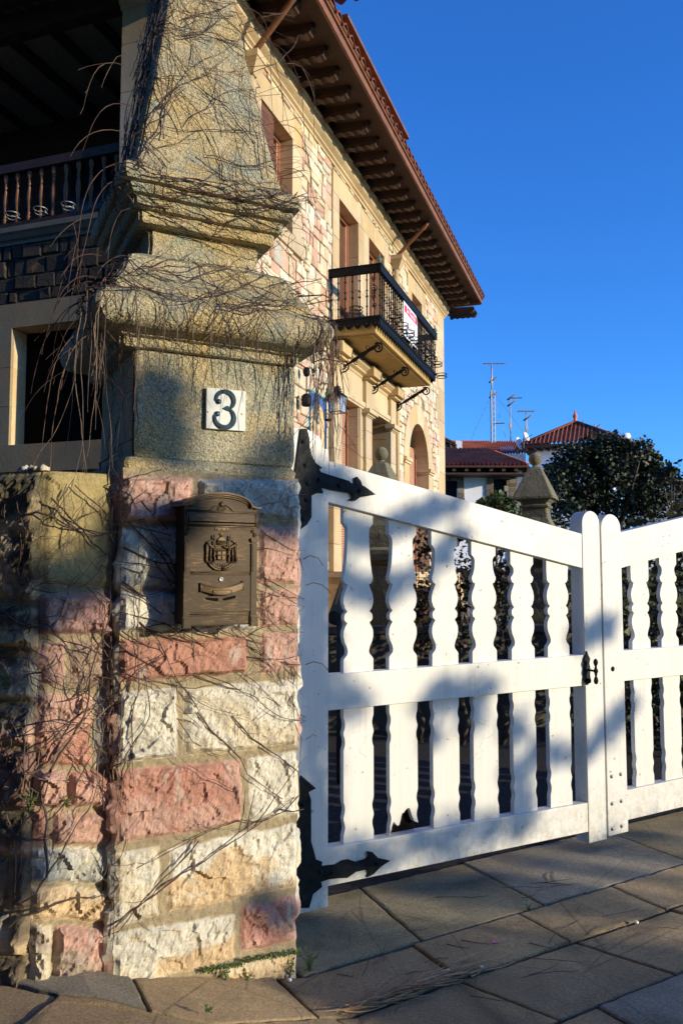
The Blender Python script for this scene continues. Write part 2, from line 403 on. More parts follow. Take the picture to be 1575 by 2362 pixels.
def rnd(c, a=.12): k = 1+random.uniform(-a, a); return mulc(c, k)
TAN, GREY, OLIVE = (.46, .33, .175), (.36, .32, .24), (.42, .34, .19)
rowsA = [-.62, .01], [0.0, .61, 1.32, 2.40, 3.45, 4.5, 5.6]
J = rowsA[1]
for i in range(len(J)-1): slab([(J[i]+(.06 if i == 1 else 0), -.62), (J[i+1]+(.06 if i == 0 else .02), -.62), (J[i+1]-(.04 if i == 0 else .04), .01), (J[i]-(.04 if i else 0), .01)], rnd(OLIVE if i != 2 else GREY), .006)
J = [-.11, .52, 1.11, 1.73, 2.36, 3.0, 3.6, 4.3, 5.0]
for i in range(len(J)-1): slab([(J[i], .015), (J[i+1], .015), (J[i+1]-.02, .345), (J[i]-(.02 if i else .02), .345)], rnd(TAN), .006)
J = [-.62, -.02, .53, 1.16, 1.78, 2.4, 3.0, 3.65, 4.3, 5.0]
for i in range(len(J)-1): slab([(J[i]-.05, .35), (J[i+1]-.05, .35), (J[i+1]+.07, .752), (J[i]+.07, .752)], rnd(TAN), .007)
J = [-1.5, -.75, -.05, .77, 1.45, 2.1, 2.9, 3.6, 4.3, 5.0]
for r in range(4):
    for i in range(len(J)-1): slab([(J[i]+.31*(r % 2), .757+.42*r), (J[i+1]+.31*(r % 2), .757+.42*r), (J[i+1]+.31*(r % 2), .757+.42*(r+1)), (J[i]+.31*(r % 2), .757+.42*(r+1))], rnd(GREY if (i+r) % 3 == 0 else TAN), .007)
# slabs along pillar and wall
slab([(-.655, -.02), (-.12, -.02), (-.125, .345), (-.515, .35), (-.68, .24)], rnd(TAN), .005)
slab([(-1.06, -.15), (-.95, -.2), (-.655, -.12), (-.66, .02), (-.684, .24), (-.919, .052)], mulc(GREY, .9), .004)
slab([(-.92, .055), (-.684, .245), (-.515, .353), (-.62, .75), (-1.08, .36), (-1.06, .175)], rnd(TAN), .006)
slab([(-1.6, -.62), (-1.08, -.16), (-.92, .052), (-1.06, .175), (-1.6, .2)], rnd(TAN), .006)
slab([(-2.2, .2), (-1.6, .2), (-1.06, .18), (-1.08, .36), (-.62, .75), (-1.5, .75)], rnd(TAN), .006)
struct(obj('pavement', mb, M['slab']), 'worn tan and grey paving slabs with dark joints in front of the gate')
# ---------------------------------------------------------------- hewn stone face as a height field
WHITE, CREAM, PINK, RED, ORANGE, BLUEG = (.86, .82, .68), (.84, .74, .54), (.70, .43, .34), (.61, .31, .23), (.80, .60, .36), (.66, .67, .60)
OCHRE = (.52, .42, .19)
MORT = (.46, .38, .24)
def rubble(mb, vc, Pf, u0, u1, v0, v1, blocks, res=.007, depth=.026, seed=0, rough=.016, edge=.02):
    nu = max(2, int((u1-u0)/res)); nv = max(2, int((v1-v0)/res))
    for j in range(nv+1):
        for i in range(nu+1):
            u = u0+(u1-u0)*i/nu; v = v0+(v1-v0)*j/nv
            wu = u+.009*fb(u*11, v*11, seed+3, 3); wv = v+.009*fb(u*11, v*11, seed+9, 3)
            best = -1; bi = None
            for b in blocks:
                if not (b[0]-.02 < u < b[3]+.02): continue
                t = (wu-b[0])/(b[3]-b[0]); lo = b[1]*(1-t)+b[4]*t; hi = b[2]*(1-t)+b[5]*t
                d = min(wu-b[0], b[3]-wu, wv-lo, hi-wv)
                if d > best or bi is None: best = d; bi = b
            if best > 0:
                k = (hash((round(bi[0], 3), round(bi[1], 3))) % 97)/9.7
                pil = sst(0, .022, best)
                q = Vector((u*9+k*3, v*9+k, seed))
                r = 0
                for sc_, am in ((.75, .95), (1.9, .50), (4.6, .26)):     # chiselled facets: every cell is a tilted plane
                    qq = q*sc_+Vector((.5*noise.noise(q*sc_*1.3), .5*noise.noise(q*sc_*1.3+Vector((9, 0, 0))), 0)); pt = noise.voronoi(qq)[1][0]
                    g_ = noise.noise_vector(pt*7.3); r += am*((qq-pt).dot(Vector((g_.x, g_.y, 0))*2.6)+g_.z*.30)
                r += .25*noise.fractal(q*5, .8, 2.2, 4)
                tiltn = .5*noise.noise(q*.4)
                nn = depth*pil*(.75+.35*math.sin(k)) + (rough*.85 if bi[6] != OCHRE else .004)*pil*(r+tiltn)
                c = bi[6]
                if len(bi) > 7:
                    c = mixc(c, bi[7], sst(.42, .66, .5+.5*fb(u*5+k, v*8, seed+2)+.5*(.5-(wv-bi[1])/(bi[2]-bi[1]))))
                c = mulc(c, .93+.12*fb(u*14, v*14, k)+.06*math.sin(k*5))
                vein = noise.noise(Vector((u*26+k, v*9-u*7, k)))
                if c[0] > c[1]*1.35 and vein > .42: c = mixc(c, (.62, .52, .44), .6)
                c = mixc(MORT, c, sst(0, .004, best))
            else:
                nn = .003*fb(u*40, v*40, seed); c = mulc(MORT, .9+.15*fb(u*20, v*20, 7))
            ed = min(u-u0, u1-u)
            nn = nn*sst(-.004, edge, ed)
            vc.append(c); mb.v.append(Pf(u, nn, v, ed))
    b = len(mb.v)-(nu+1)*(nv+1)
    for j in range(nv):
        for i in range(nu): mb.face([b+j*(nu+1)+i, b+j*(nu+1)+i+1, b+(j+1)*(nu+1)+i+1, b+(j+1)*(nu+1)+i], None, False)

pillar = thing('gate_pillar', 'tall square stone gate pillar with pale and pink blocks below and a mossy obelisk on top', 'pillar', PL.w(0, 0, .06))
H = .348
def q4(px, py): return at(PL, px, py, H)
# courses read off the front face: u0,v0bottom,v0top,u1,v1bottom,v1top,colour[,second colour]
def c4(x, y): return q4(x*.5102, 1650+y*.5102)
def c3(x, y): return q4(x*.5102, 1050+y*.5102)
def blk(f, bl, tl, br, tr, col, *more):
    a, b, c, d = f(*bl), f(*tl), f(*br), f(*tr)
    return ((a[0]+b[0])/2, a[1], b[1], (c[0]+d[0])/2, c[1], d[1], col)+more
B = []
L_ = 528
B += [blk(c4, (L_-20, 1250), (L_-20, 985), (1062, 1100), (1062, 893), WHITE, ORANGE)]
B += [blk(c4, (1082, 1075), (1088, 862), (1390, 1008), (1390, 800), RED, PINK)]
B += [blk(c4, (985, 1230), (1000, 1130), (1390, 1230), (1390, 1040), CREAM, ORANGE)]
B += [blk(c4, (L_-20, 962), (L_-20, 620), (728, 905), (712, 598), CREAM, WHITE)]
B += [blk(c4, (762, 893), (748, 600), (1390, 765), (1390, 475), WHITE, ORANGE)]
B += [blk(c4, (L_-20, 590), (L_-20, 250), (1088, 485), (1098, 196), RED, PINK)]
B += [blk(c4, (1122, 478), (1126, 190), (1390, 440), (1390, 150), WHITE)]
B += [blk(c4, (L_-20, 218), (L_-20, -105), (803, 190), (803, -125), WHITE)]
B += [blk(c4, (836, 180), (828, -125), (1390, 128), (1390, -165), WHITE, CREAM)]
B += [blk(c3, (L_-20, 1030), (L_-20, 835), (1122, 985), (1122, 812), RED)]
B += [blk(c3, (1178, 985), (1172, 800), (1390, 968), (1390, 795), PINK)]
B += [blk(c3, (L_-20, 805), (L_-20, 615), (830, 800), (830, 622), WHITE, BLUEG)]
B += [blk(c3, (850, 800), (850, 615), (1158, 790), (1158, 606), BLUEG)]
B += [blk(c3, (1170, 785), (1170, 605), (1390, 770), (1390, 600), PINK)]
B += [blk(c3, (L_-20, 600), (L_-20, 335), (812, 598), (812, 318), WHITE, BLUEG)]
B += [blk(c3, (830, 600), (830, 320), (1152, 590), (1152, 315), BLUEG)]
B += [blk(c3, (1166, 580), (1166, 315), (1390, 580), (1390, 318), PINK)]
B += [blk(c3, (L_-20, 310), (L_-20, 92), (868, 300), (868, 100), PINK, (.56, .36, .30))]
B += [blk(c3, (895, 298), (895, 105), (1390, 292), (1390, 112), BLUEG, (.46, .47, .40))]
def autoblocks(u0, u1, v0, v1, hh=(.16, .26), ww=(.2, .45), cols=None, seed=0, j=.014):
    rd = random.Random(seed); out = []; v = v0; cols = cols or [WHITE, PINK, CREAM, RED, PINK, WHITE, BLUEG]
    while v < v1-.02:
        h = min(rd.uniform(*hh), v1-v)
        if v1-v-h < .06: h = v1-v
        u = u0-rd.uniform(0, .15)
        while u < u1:
            wd = rd.uniform(*ww); c = rd.choice(cols); o = rd.uniform(-.01, .01)
            bb = [u+j/2, v+j/2, v+h-j/2, u+wd-j/2, v+j/2+o, v+h-j/2+o, c]
            if rd.random() < .4: bb.append(rd.choice([ORANGE, CREAM, WHITE, PINK]))
            out.append(tuple(bb)); u += wd
        v += h
    return out
ZT = 1.905
mb = MB(); vc = []
def cshift(v, e, n_, ed): return (n_-e)*(.010*fb(v*16, 3.1, 0))*(1-sst(0, .05, ed))
def PfF(u, nn, v, ed): return PL.w(u, H+nn, v) + (PL.n*.008*fb(v*18, 1, 2)+PL.e*(math.copysign(1, u))*.008*fb(v*18, 4, 2))*(1-sst(0, .03, ed))
rubble(mb, vc, PfF, -H, H, -.04, ZT, B, .0072, .024, 1)
def PfL(u, nn, v, ed):    # left side, u runs from back (-H) to front (H)
    g = 1-sst(0, .03, ed); return PL.w(-H-nn, u, v) + (PL.n*(.008*fb(v*18, 1, 2))*(1 if u > 0 else -1)-PL.e*.008*fb(v*18, 4, 2))*g
rubble(mb, vc, PfL, -H, H, -.04, ZT, autoblocks(-H, H, -.04, ZT, seed=4), .011, .022, 2)
def PfR(u, nn, v, ed):
    g = 1-sst(0, .03, ed); return PL.w(H+nn, -u, v) + (PL.n*(.008*fb(v*18, 1, 2))*(1 if u < 0 else -1)+PL.e*.008*fb(v*18, 4, 2))*g
rubble(mb, vc, PfR, -H, H, -.04, ZT, autoblocks(-H, H, -.04, ZT, seed=5), .016, .022, 3)
def PfB(u, nn, v, ed): return PL.w(-u, -H-nn, v)
rubble(mb, vc, PfB, -H, H, -.04, ZT, autoblocks(-H, H, -.04, ZT, seed=6), .02, .022, 4)
obj('hewn_stone_shaft', mb, M['stone'], pillar, vcol=vc)

def sq_lathe(mb, fr, prof, k=26, amp=.004, cr=.018, step=.016, seed=0, tilt=0, sx=0):
    pr = [prof[0]]
    for a, b in zip(prof, prof[1:]):
        L = math.hypot(b[0]-a[0], b[1]-a[1]); m = max(1, int(L/step))
        for i in range(1, m+1): pr.append((a[0]+(b[0]-a[0])*i/m, a[1]+(b[1]-a[1])*i/m))
    b0 = len(mb.v); per = []
    for sd in range(4):
        for i in range(k):
            t = -1+2*i/k; per.append((sd, t))
    for h, z in pr:
        for sd, t in per:
            x, y = t*h, h
            d = h-abs(x)                                        # worn arrises
            if d < cr: y -= (cr-math.sqrt(max(0, cr*cr-(cr-d)**2)))*.8
            if abs(t) == 1: x *= (h-cr*.35)/h
            p = [(x, y), (y, -x), (-x, -y), (-y, x)][sd]
            w_ = fr.w(p[0]+sx, p[1], z)
            nz = amp*.8*(fb(w_.x*7, w_.y*7, w_.z*7+seed, 4)+.45*fb(w_.x*34, w_.y*34, w_.z*34, 3))
            d2 = fr.e*p[0]+fr.n*p[1]; d2 = d2/max(d2.length, 1e-5)
            mb.v.append(w_+d2*nz+Vector((0, 0, nz*.7)))
    n = 4*k
    for r in range(len(pr)-1):
        for i in range(n):
            j = (i+1) % n; mb.face([b0+r*n+j, b0+r*n+i, b0+(r+1)*n+i, b0+(r+1)*n+j], None, False)
    top = b0+(len(pr)-1)*n
    mb.face([top+i for i in range(n-1, -1, -1)]); mb.face([b0+i for i in range(n)])
def arc(h0, z0, r, a0, a1, m=10, sq=1): return [(h0+r*math.cos(R(a0+(a1-a0)*i/m)), z0+r*sq*math.sin(R(a0+(a1-a0)*i/m))) for i in range(m+1)]
mb = MB(); sq_lathe(mb, PL, [(.30, 1.895), (.343, 1.90), (.347, 1.93), (.335, 1.948), (.28, 1.95)], 40, .003, .012)
obj('bed_slab', mb, M['carved'], pillar)
DS = .026
mb = MB(); sq_lathe(mb, PU, [(.24, 1.94), (.300, 1.942), (.320, 1.955), (.325, 1.985), (.325, 2.335), (.318, 2.36), (.30, 2.375), (.25, 2.378)], 56, .0035, .026, .012, 3, sx=DS)
obj('dado_block', mb, M['carved'], pillar)
tor = arc(.398, 2.478, .062, -85, 88, 14, 1.08)
mb = MB(); sq_lathe(mb, PU, [(.25, 2.355), (.345, 2.358), (.352, 2.366), (.352, 2.390), (.342, 2.392), (.362, 2.398), (.366, 2.404)]+tor+[(.392, 2.552), (.392, 2.578), (.376, 2.600), (.352, 2.635), (.336, 2.672), (.333, 2.694), (.322, 2.70), (.318, 2.712), (.27, 2.74), (.235, 2.752)], 52, .005, .014, .010, 7)
obj('torus_moulding', mb, M['carved'], pillar)
mb = MB(); sq_lathe(mb, PU, [(.2, 2.74), (.228, 2.745), (.222, 2.80), (.226, 2.87), (.2, 2.88)], 34, .004, .02, .015, 9)
obj('neck_block', mb, M['carved'], pillar)
mb = MB(); sq_lathe(mb, PU, [(.2, 2.862), (.268, 2.864), (.274, 2.872), (.274, 2.904), (.262, 2.906), (.292, 2.910), (.300, 2.918), (.303, 2.948), (.296, 2.951), (.322, 2.956), (.332, 2.970), (.335, 2.985), (.322, 2.989), (.350, 2.993), (.357, 3.005), (.357, 3.045), (.345, 3.058), (.31, 3.075), (.2, 3.08)], 50, .0045, .012, .009, 12)
obj('upper_cornice', mb, M['carved'], pillar)
mb = MB(); sq_lathe(mb, PU, [(.2, 3.06), (.318, 3.068), (.306, 3.085), (.290, 3.13), (.272, 3.20), (.250, 3.32), (.225, 3.45), (.198, 3.60), (.170, 3.76), (.145, 3.92), (.115, 4.15), (.095, 4.32), (.06, 4.33)], 50, .005, .02, .016, 15)
obj('obelisk', mb, M['carved'], pillar)
mb = MB(); mb.ball(PU.w(0, 0, 4.44), .13, 20); obj('ball_finial', mb, M['carved'], pillar)

# ---------------------------------------------------------------- moss line and little plants on the pillar foot
rd = random.Random(5)
mb = MB()
for i in range(1500):
    t = rd.random(); x = 905+t*445; y = 1140-75*(t**1.0)+rd.gauss(0, 6)-(12 if t > .4 else 0)
    a, z = c4(x, y); p = PL.w(a, H+.02+rd.uniform(0, .012), z)
    r = rd.uniform(.0015, .0036); d = Vector((rd.gauss(0, 1), rd.gauss(0, 1), rd.gauss(0, 1))).normalized(); e = d.orthogonal().normalized()*r
    g = rd.uniform(.5, 1.3); mb.poly([p-e, p+d*r, p+e, p-d*r], (.10*g, .15*g, .03*g))
tag(obj('moss', mb, M['moss']), 'thin line of green moss in the joint above the lowest pillar stone', 'moss', kind='stuff')
def weed(name, p, h, k, label, cat='weed', seed=0, col=(.10, .19, .035), group=None):
    rd = random.Random(seed); t = thing(name, label, cat, p, group); sb = MB(); lb = MB()
    for i in range(k):
        an = rd.uniform(0, 6.28); lean = rd.uniform(.1, .6); top = p+Vector((math.cos(an)*lean*h, math.sin(an)*lean*h, h*rd.uniform(.5, 1)))
        mid = p.lerp(top, .5)+Vector((0, 0, h*.12)); sb.tube([p, mid, top], [.0016, .0012, .0008], 4, (.12, .14, .05))
        for q in range(7):
            c = p.lerp(mid, q/3.5) if q < 3.5 else mid.lerp(top, (q-3.5)/3.5)
            d = Vector((rd.gauss(0, 1), rd.gauss(0, 1), rd.uniform(-.2, .8))).normalized(); r = rd.uniform(.007, .014); e = d.cross(Vector((0, 0, 1))).normalized()*r*.4
            g = rd.uniform(.6, 1.4); lb.poly([c, c+d*r*.6+e, c+d*r*1.3, c+d*r*.6-e], mulc(col, g))
    obj('stem', sb, M['vine'], t); obj('leaves', lb, M['leaf'], t)
def onfront(f, x, y, lift=.03): a, z = f(x, y); return PL.w(a, H+lift, z)
WG = 'small green weeds at the pillar foot'
weed('weed', onfront(c4, 1000, 1195), .05, 5, 'small weed left of the other two sprouting low on the pillar foot', seed=1, group=WG)
weed('weed', onfront(c4, 1100, 1185), .04, 4, 'smallest weed between two others low on the pillar foot', seed=2, group=WG)
weed('weed', onfront(c4, 1295, 1175), .07, 7, 'leafy weed growing at the lower right of the pillar foot', seed=3, group=WG)
pp = G.w(.045, -.02, 0); weed('weed', pp, .085, 10, 'tuft of green weed on the paving right beside the pillar corner', seed=4, group=WG)
# ---------------------------------------------------------------- house number plate
def PLp(px, py): return at(PU, px, py, .325+.006)
FR = .329                                    # face of the dado block
plate = thing('house_number_plate', 'white enamel tile with a dark blue raised figure 3 on the pillar block', 'number plate', PU.w(.11, FR, 2.07))
def z7(x, y): return at(PU, 440+x*.102, 860+y*.102, FR)
c = [z7(340, 338), z7(1225, 430), z7(1212, 1342), z7(335, 1252)]
uL, uR = (c[0][0]+c[3][0])/2, (c[1][0]+c[2][0])/2; zT, zB = (c[0][1]+c[1][1])/2, (c[2][1]+c[3][1])/2
mb = MB()
pts = []
def edge(a, b, m): return [(a[0]+(b[0]-a[0])*i/m, a[1]+(b[1]-a[1])*i/m) for i in range(m)]
outl = edge((uL, zB), (uR, zB), 14)+edge((uR, zB), (uR, zT), 14)+edge((uR, zT), (uL, zT), 14)+edge((uL, zT), (uL, zB), 14)
outl = [(a+.0012*noise.noise(Vector((a*90, z*90, 2))), z+.0012*noise.noise(Vector((a*90, z*90, 6)))) for a, z in outl]
mb.prism(PU, outl, FR-.004, FR+.012)
obj('tile', mb, M['tilewhite'], plate, bevel=.0015)
mb = MB(); um = (uL+uR)/2-.012
def p3(cx, cy, r, a0, a1, w0, w1, m=22, e=1.0): return [(cx+r*e*math.cos(R(a0+(a1-a0)*i/m)), cy+r*math.sin(R(a0+(a1-a0)*i/m)), w0+(w1-w0)*math.sin(math.pi*i/m)) for i in range(m+1)]
cu = (uL+uR)/2-.002; cz = (zT+zB)/2
hh = (zT-zB)
top_ = p3(cu-.004, cz+hh*.205, hh*.205, 185, -62, .0065, .014)
bot_ = p3(cu-.006, cz-hh*.195, hh*.225, 62, -190, .0065, .015)
for path in (top_, bot_):
    L = []; Rr = []
    for i, (x, y, wd) in enumerate(path):
        a, b = path[max(i-1, 0)], path[min(i+1, len(path)-1)]; d = Vector((b[0]-a[0], b[1]-a[1])).normalized(); nn = Vector((-d.y, d.x))
        L.append((x+nn.x*wd/1, y+nn.y*wd/1)); Rr.append((x-nn.x*wd*.35, y-nn.y*wd*.35))
    b0 = len(mb.v); k = len(path)
    for (lx, ly), (rx, ry) in zip(L, Rr):
        mx_, my_ = (lx+rx)/2, (ly+ry)/2
        mb.v += [PU.w(lx, FR+.011, ly), PU.w(lx*.9+mx_*.1, FR+.018, ly*.9+my_*.1), PU.w(rx*.9+mx_*.1, FR+.018, ry*.9+my_*.1), PU.w(rx, FR+.011, ry)]
    for i in range(k-1):
        for j in range(3): mb.face([b0+i*4+j, b0+i*4+j+1, b0+(i+1)*4+j+1, b0+(i+1)*4+j])
    mb.face([b0+3, b0+2, b0+1, b0]); mb.face([b0+(k-1)*4+i for i in range(4)])
for q in (top_[0], bot_[-1]):
    mb.lathe(PU.w(q[0]+.007, FR+.010, q[1]-(.002 if q is top_[0] else -.004)), [(.0105, 0), (.0105, .006), (.008, .009), (0, .010)], 14, ax=PU.n)
mb.prism(PU, [(cu-.012, cz+.002), (cu+.012, cz-.006), (cu+.016, cz+.008), (cu+.004, cz+.014)], FR+.011, FR+.0175)
obj('figure_three', mb, M['blue'], plate)
mb = MB()
for x, y in ((365, 895), (1130, 945)):
    mb = MB(); a, z = z7(x, y); mb.lathe(PU.w(a, FR+.011, z), [(.0045, 0), (.003, .0015), (0, .002)], 10, ax=PU.n); obj('screw', mb, M['rust'], plate)

# ---------------------------------------------------------------- letter box
BN = .135                                    # its front stands this far off the pillar face
def z8(x, y, n=H+BN): return at(PL, 380+x*.1658, 1100+y*.1658, n)
a0, a1 = z8(262, 1200)[0], z8(1283, 1200)[0]; zb = z8(300, 2080)[1]; zs = z8(280, 400)[1]; ac = (a0+a1)/2
ztop = z8(790, 232)[1]
Wd = a1-a0; NF = H+BN; NB = H+.03
lb = thing('letter_box', 'antique bronze letter box with arched lid and coat of arms hanging on the pillar', 'letter box', PL.w(ac, NB, zb))
def A(x): return z8(x, 1300)[0]
def Zc(y): return (z8(262, y)[1]+z8(1283, y)[1])/2
def arch(hw, zs_, zt, m=20): return [(ac+hw*math.cos(math.pi*i/m), zs_+(zt-zs_)*math.sin(math.pi*i/m)) for i in range(m+1)]
mb = MB()
mb.prism(PL, [(a0+.006, zb+.004), (a1-.006, zb+.004), (a1-.006, zs)]+arch(Wd/2-.03, zs, ztop-.012)+[(a0+.006, zs)], NB, NF-.012)
obj('body', mb, M['bronze'], lb, bevel=.002)
mb = MB()
mb.prism(PL, [(a0, zb), (a1, zb), (a1, zs)]+arch(Wd/2-.034, zs, ztop-.016)+[(a0, zs)], NF-.012, NF)
obj('front_plate', mb, M['bronze'], lb, bevel=.0015)
mb = MB()                                    # arched hood with lip
hood = [(a1+.012, zs+.004)]+[(x, z) for x, z in [(a1-.006, zs+.004), (a1-.022, zs+.001)]]
cur = [(a1+.012, zs), (a1-.004, zs-.001), (a1-.028, zs+.004)]
for i in range(1, 22):
    t = i/22; cur.append((ac+(Wd/2-.028)*math.cos(math.pi*t), zs+.004+(ztop-zs-.006)*math.sin(math.pi*t)**.92))
cur += [(a0+.028, zs+.004), (a0+.004, zs-.001), (a0-.012, zs)]
def band(path, th, n0, n1):
    for (x0, y0), (x1, y1) in zip(path, path[1:]):
        d = Vector((x1-x0, y1-y0)); 
        if d.length < 1e-6: continue
        d.normalize(); nn = Vector((-d.y, d.x))*th
        mb.prism(PL, [(x0, y0), (x1, y1), (x1-nn.x, y1-nn.y), (x0-nn.x, y0-nn.y)], n0, n1)
band(cur, .006, NB-.01, NF+.014); band([(x, y-.006) for x, y in cur[2:-2]], .004, NF-.002, NF+.008); band([(x, y-.012) for x, y in cur[3:-3]], .003, NF-.002, NF+.004)
obj('hood', mb, M['bronzehi'], lb)
# letter slot with its hinged flap
s0, s1, st, sb = A(300), A(1262), Zc(492), Zc(690)
mb = MB()
for (p, q) in (((s0, st), (s1, st)), ((s1, st), (s1, sb)), ((s1, sb), (s0, sb)), ((s0, sb), (s0, st))):
    mb.tube([PL.w(p[0], NF+.001, p[1]), PL.w(q[0], NF+.001, q[1])], .0032, 6); 
o_ = .007
for (p, q) in (((s0-o_, st+o_*.6), (s1+o_, st+o_*.6)), ((s1+o_, st+o_*.6), (s1+o_, sb-.002)), ((s0-o_, sb-.002), (s0-o_, st+o_*.6))):
    mb.tube([PL.w(p[0], NF, p[1]), PL.w(q[0], NF, q[1])], .0018, 5)
lip = [(A(280+i*(1290-280)/40), Zc(725)+.0035*math.sin(i*.47)-(.004 if 14 < i < 26 else 0)) for i in range(41)]
mb.tube([PL.w(x, NF+.0005, z) for x, z in lip], .0016, 5)
mb.prism(PL, [(A(690), Zc(705)), (A(880), Zc(705)), (A(868), Zc(745)), (A(700), Zc(745))], NF, NF+.004)
for q in (720, 785, 850): mb.ball(PL.w(A(q), NF+.003, Zc(730)), .0035, 8)
obj('slot_frame', mb, M['bronzehi'], lb)
mb = MB(); mb.prism(PL, [(s0+.003, sb+.003), (s1-.003, sb+.003), (s1-.003, st-.003), (s0+.003, st-.003)], NF, NF+.0006); obj('slot_opening', mb, M['dark'], lb)
mb = MB(); mb.box8([PL.w(s0+.006, NF+.0055, Zc(628)), PL.w(s1-.006, NF+.0055, Zc(628)), PL.w(s1-.006, NF+.0085, Zc(628)), PL.w(s0+.006, NF+.0085, Zc(628)), PL.w(s0+.004, NF+.001, st-.003), PL.w(s1-.004, NF+.001, st-.003), PL.w(s1-.004, NF+.003, st-.003), PL.w(s0+.004, NF+.003, st-.003)])
mb.prism(PL, [(s0+.006, Zc(672)), (s1-.006, Zc(672)), (s1-.006, Zc(642)), (s0+.006, Zc(642))], NF+.001, NF+.005)
obj('flap', mb, M['bronze'], lb, bevel=.001)
# volute crest on the lid, scrolls, side columns
def spiral(fr, ca, n, cz_, r, turns, start, sgn=1, m=26, rr=.0022, out=0):
    return [fr.w(ca+sgn*r*(1-.82*i/m)*math.cos(start+turns*6.283*i/m), n+out*i/m, cz_+r*(1-.82*i/m)*math.sin(start+turns*6.283*i/m)) for i in range(m+1)]
mb = MB(); zc_ = Zc(440)
for sg in (-1, 1):
    x0 = ac+sg*.010
    mb.tube(spiral(PL, x0, NF+.002, zc_, .0095, 1.6, math.pi*.5, sg), .002, 6)
    mb.tube([PL.w(x0+sg*.001, NF+.002, zc_+.0095)]+[PL.w(ac+sg*(.012+.034*t), NF+.002, zc_+.010+.004*math.sin(t*3.1)-.022*t**1.5) for t in [i/8 for i in range(1, 9)]], .0022, 6)
    mb.ball(PL.w(x0, NF+.003, zc_), .0028, 8)
mb.lathe(PL.w(ac, NF, zc_+.014), [(.011, 0), (.010, .004), (.004, .007), (0, .0075)], 12, ax=PL.n)
obj('scroll_crest', mb, M['bronzehi'], lb)
for sg, ex_ in ((-1, a0+.013), (1, a1-.013)):
    mb = MB()
    mb.tube(spiral(PL, ex_+.004*-sg, NF+.003, Zc(745), .007, 1.4, 1, sg), .0022, 6); mb.tube(spiral(PL, ex_+sg*.003, NF+.003, Zc(800), .008, 1.4, 1, -sg), .0024, 6)
    mb.box(PL, ex_-.014, ex_+.014, NF-.004, NF+.010, Zc(880), Zc(845)); mb.box(PL, ex_-.012, ex_+.012, NF-.004, NF+.007, Zc(905), Zc(880)); mb.box(PL, ex_-.0105, ex_+.0105, NF-.004, NF+.009, Zc(940), Zc(922))
    mb.box(PL, ex_-.0105, ex_+.0105, NF-.004, NF+.006, Zc(1330), Zc(940)); mb.box(PL, ex_-.006, ex_+.006, NF+.005, NF+.0075, Zc(1320), Zc(960))
    mb.box(PL, ex_-.0125, ex_+.0105, NF-.004, NF+.006, Zc(1930), Zc(1330)); mb.box(PL, ex_-.016, ex_+.015, NF-.004, NF+.009, Zc(2092), Zc(1930)); mb.box(PL, ex_-.013, ex_+.012, NF-.004, NF+.012, Zc(2080), Zc(1950))
    obj('corner_column', mb, M['bronze'], lb, bevel=.001)
# coat of arms in relief
em = MB(); mc = ac+.002; q8 = lambda x, y: (A(x), Zc(y))
def T(pts, r, n=.004, k=6): em.tube([PL.w(*(lambda a, z: (a, NF+n, z))(*q8(x, y))) for x, y in pts], r, k)
for sg in (-1, 1):
    X = lambda d: 783+sg*d
    T([(X(8), 960), (X(60), 985), (X(120), 985), (X(165), 955), (X(205), 915), (X(215), 950), (X(208), 1050), (X(212), 1160), (X(190), 1180)], [.003, .004, .0045, .0045, .004, .005, .0045, .005, .002], .005)
    T([(X(195), 920), (X(190), 1010), (X(196), 1140)], .003, .004); T([(X(150), 970), (X(152), 1060), (X(156), 1180)], .0035, .005); T([(X(110), 870), (X(180), 905), (X(205), 930)], .0025, .004)
    T([(X(115), 810), (X(85), 1060)], .0028, .009)
    T([(X(205), 1165), (X(180), 1195), (X(212), 1190), (X(195), 1165)], .003, .005)
    T([(X(185), 1185), (X(150), 1235), (X(90), 1280), (X(10), 1295)], [.004, .005, .005, .004], .004); T([(X(150), 1190), (X(110), 1235), (X(50), 1262), (X(5), 1268)], .004, .005)
    T([(X(110), 1020), (X(98), 1060), (X(108), 1100), (X(92), 1140), (X(112), 1195)], [.003, .0045, .004, .0035, .002], .006); T([(X(102), 1055), (X(70), 1085)], .002, .008); em.ball(PL.w(A(X(110)), NF+.008, Zc(1010)), .0045, 8)
    for i in range(5): T([(X(20+i*28), 1205+abs(i-2)*2), (X(30+i*24), 1250)], .0018, .007, 5)
em.lathe(PL.w(mc, NF, Zc(905)), [(.0, 0), (.013, 0)], 8)
em.prism(PL, [(A(783-62), Zc(900)), (A(783+62), Zc(900)), (A(783+50), Zc(870)), (A(783+20), Zc(842)), (A(783-20), Zc(842)), (A(783-50), Zc(870))], NF, NF+.007)
for i in range(8): T([(726+i*16, 895), (730+i*15.2, 930)], .0016, .007, 5)
T([(715, 935), (853, 935)], .002, .006); T([(718, 892), (850, 892)], .002, .008)
star = [(A(783+(30 if i % 2 == 0 else 12)*math.sin(math.pi*i/5)), Zc(795)+(.0050 if i % 2 == 0 else .002)*math.cos(math.pi*i/5)) for i in range(10)]
em.prism(PL, star, NF, NF+.006); T([(783, 815), (783, 842)], .003, .004)
em.prism(PL, [(A(725), Zc(1035)), (A(840), Zc(1035)), (A(840), Zc(1150)), (A(783), Zc(1158)), (A(725), Zc(1150))][::-1], NF, NF+.008)
T([(783, 1035), (783, 1152)], .0022, .009); T([(725, 1090), (840, 1090)], .0022, .009)
for q in ((725, 840, 1036, 1036), (725, 840, 1150, 1150)): T([(q[0], q[2]), (q[1], q[3])], .0015, .008)
T([(725, 1036), (725, 1150)], .0015, .008); T([(840, 1036), (840, 1150)], .0015, .008)
for i in range(5): T([(735+i*24, 1030), (735+i*24, 1008-6*(2-abs(i-2)))], .0022, .006, 5)
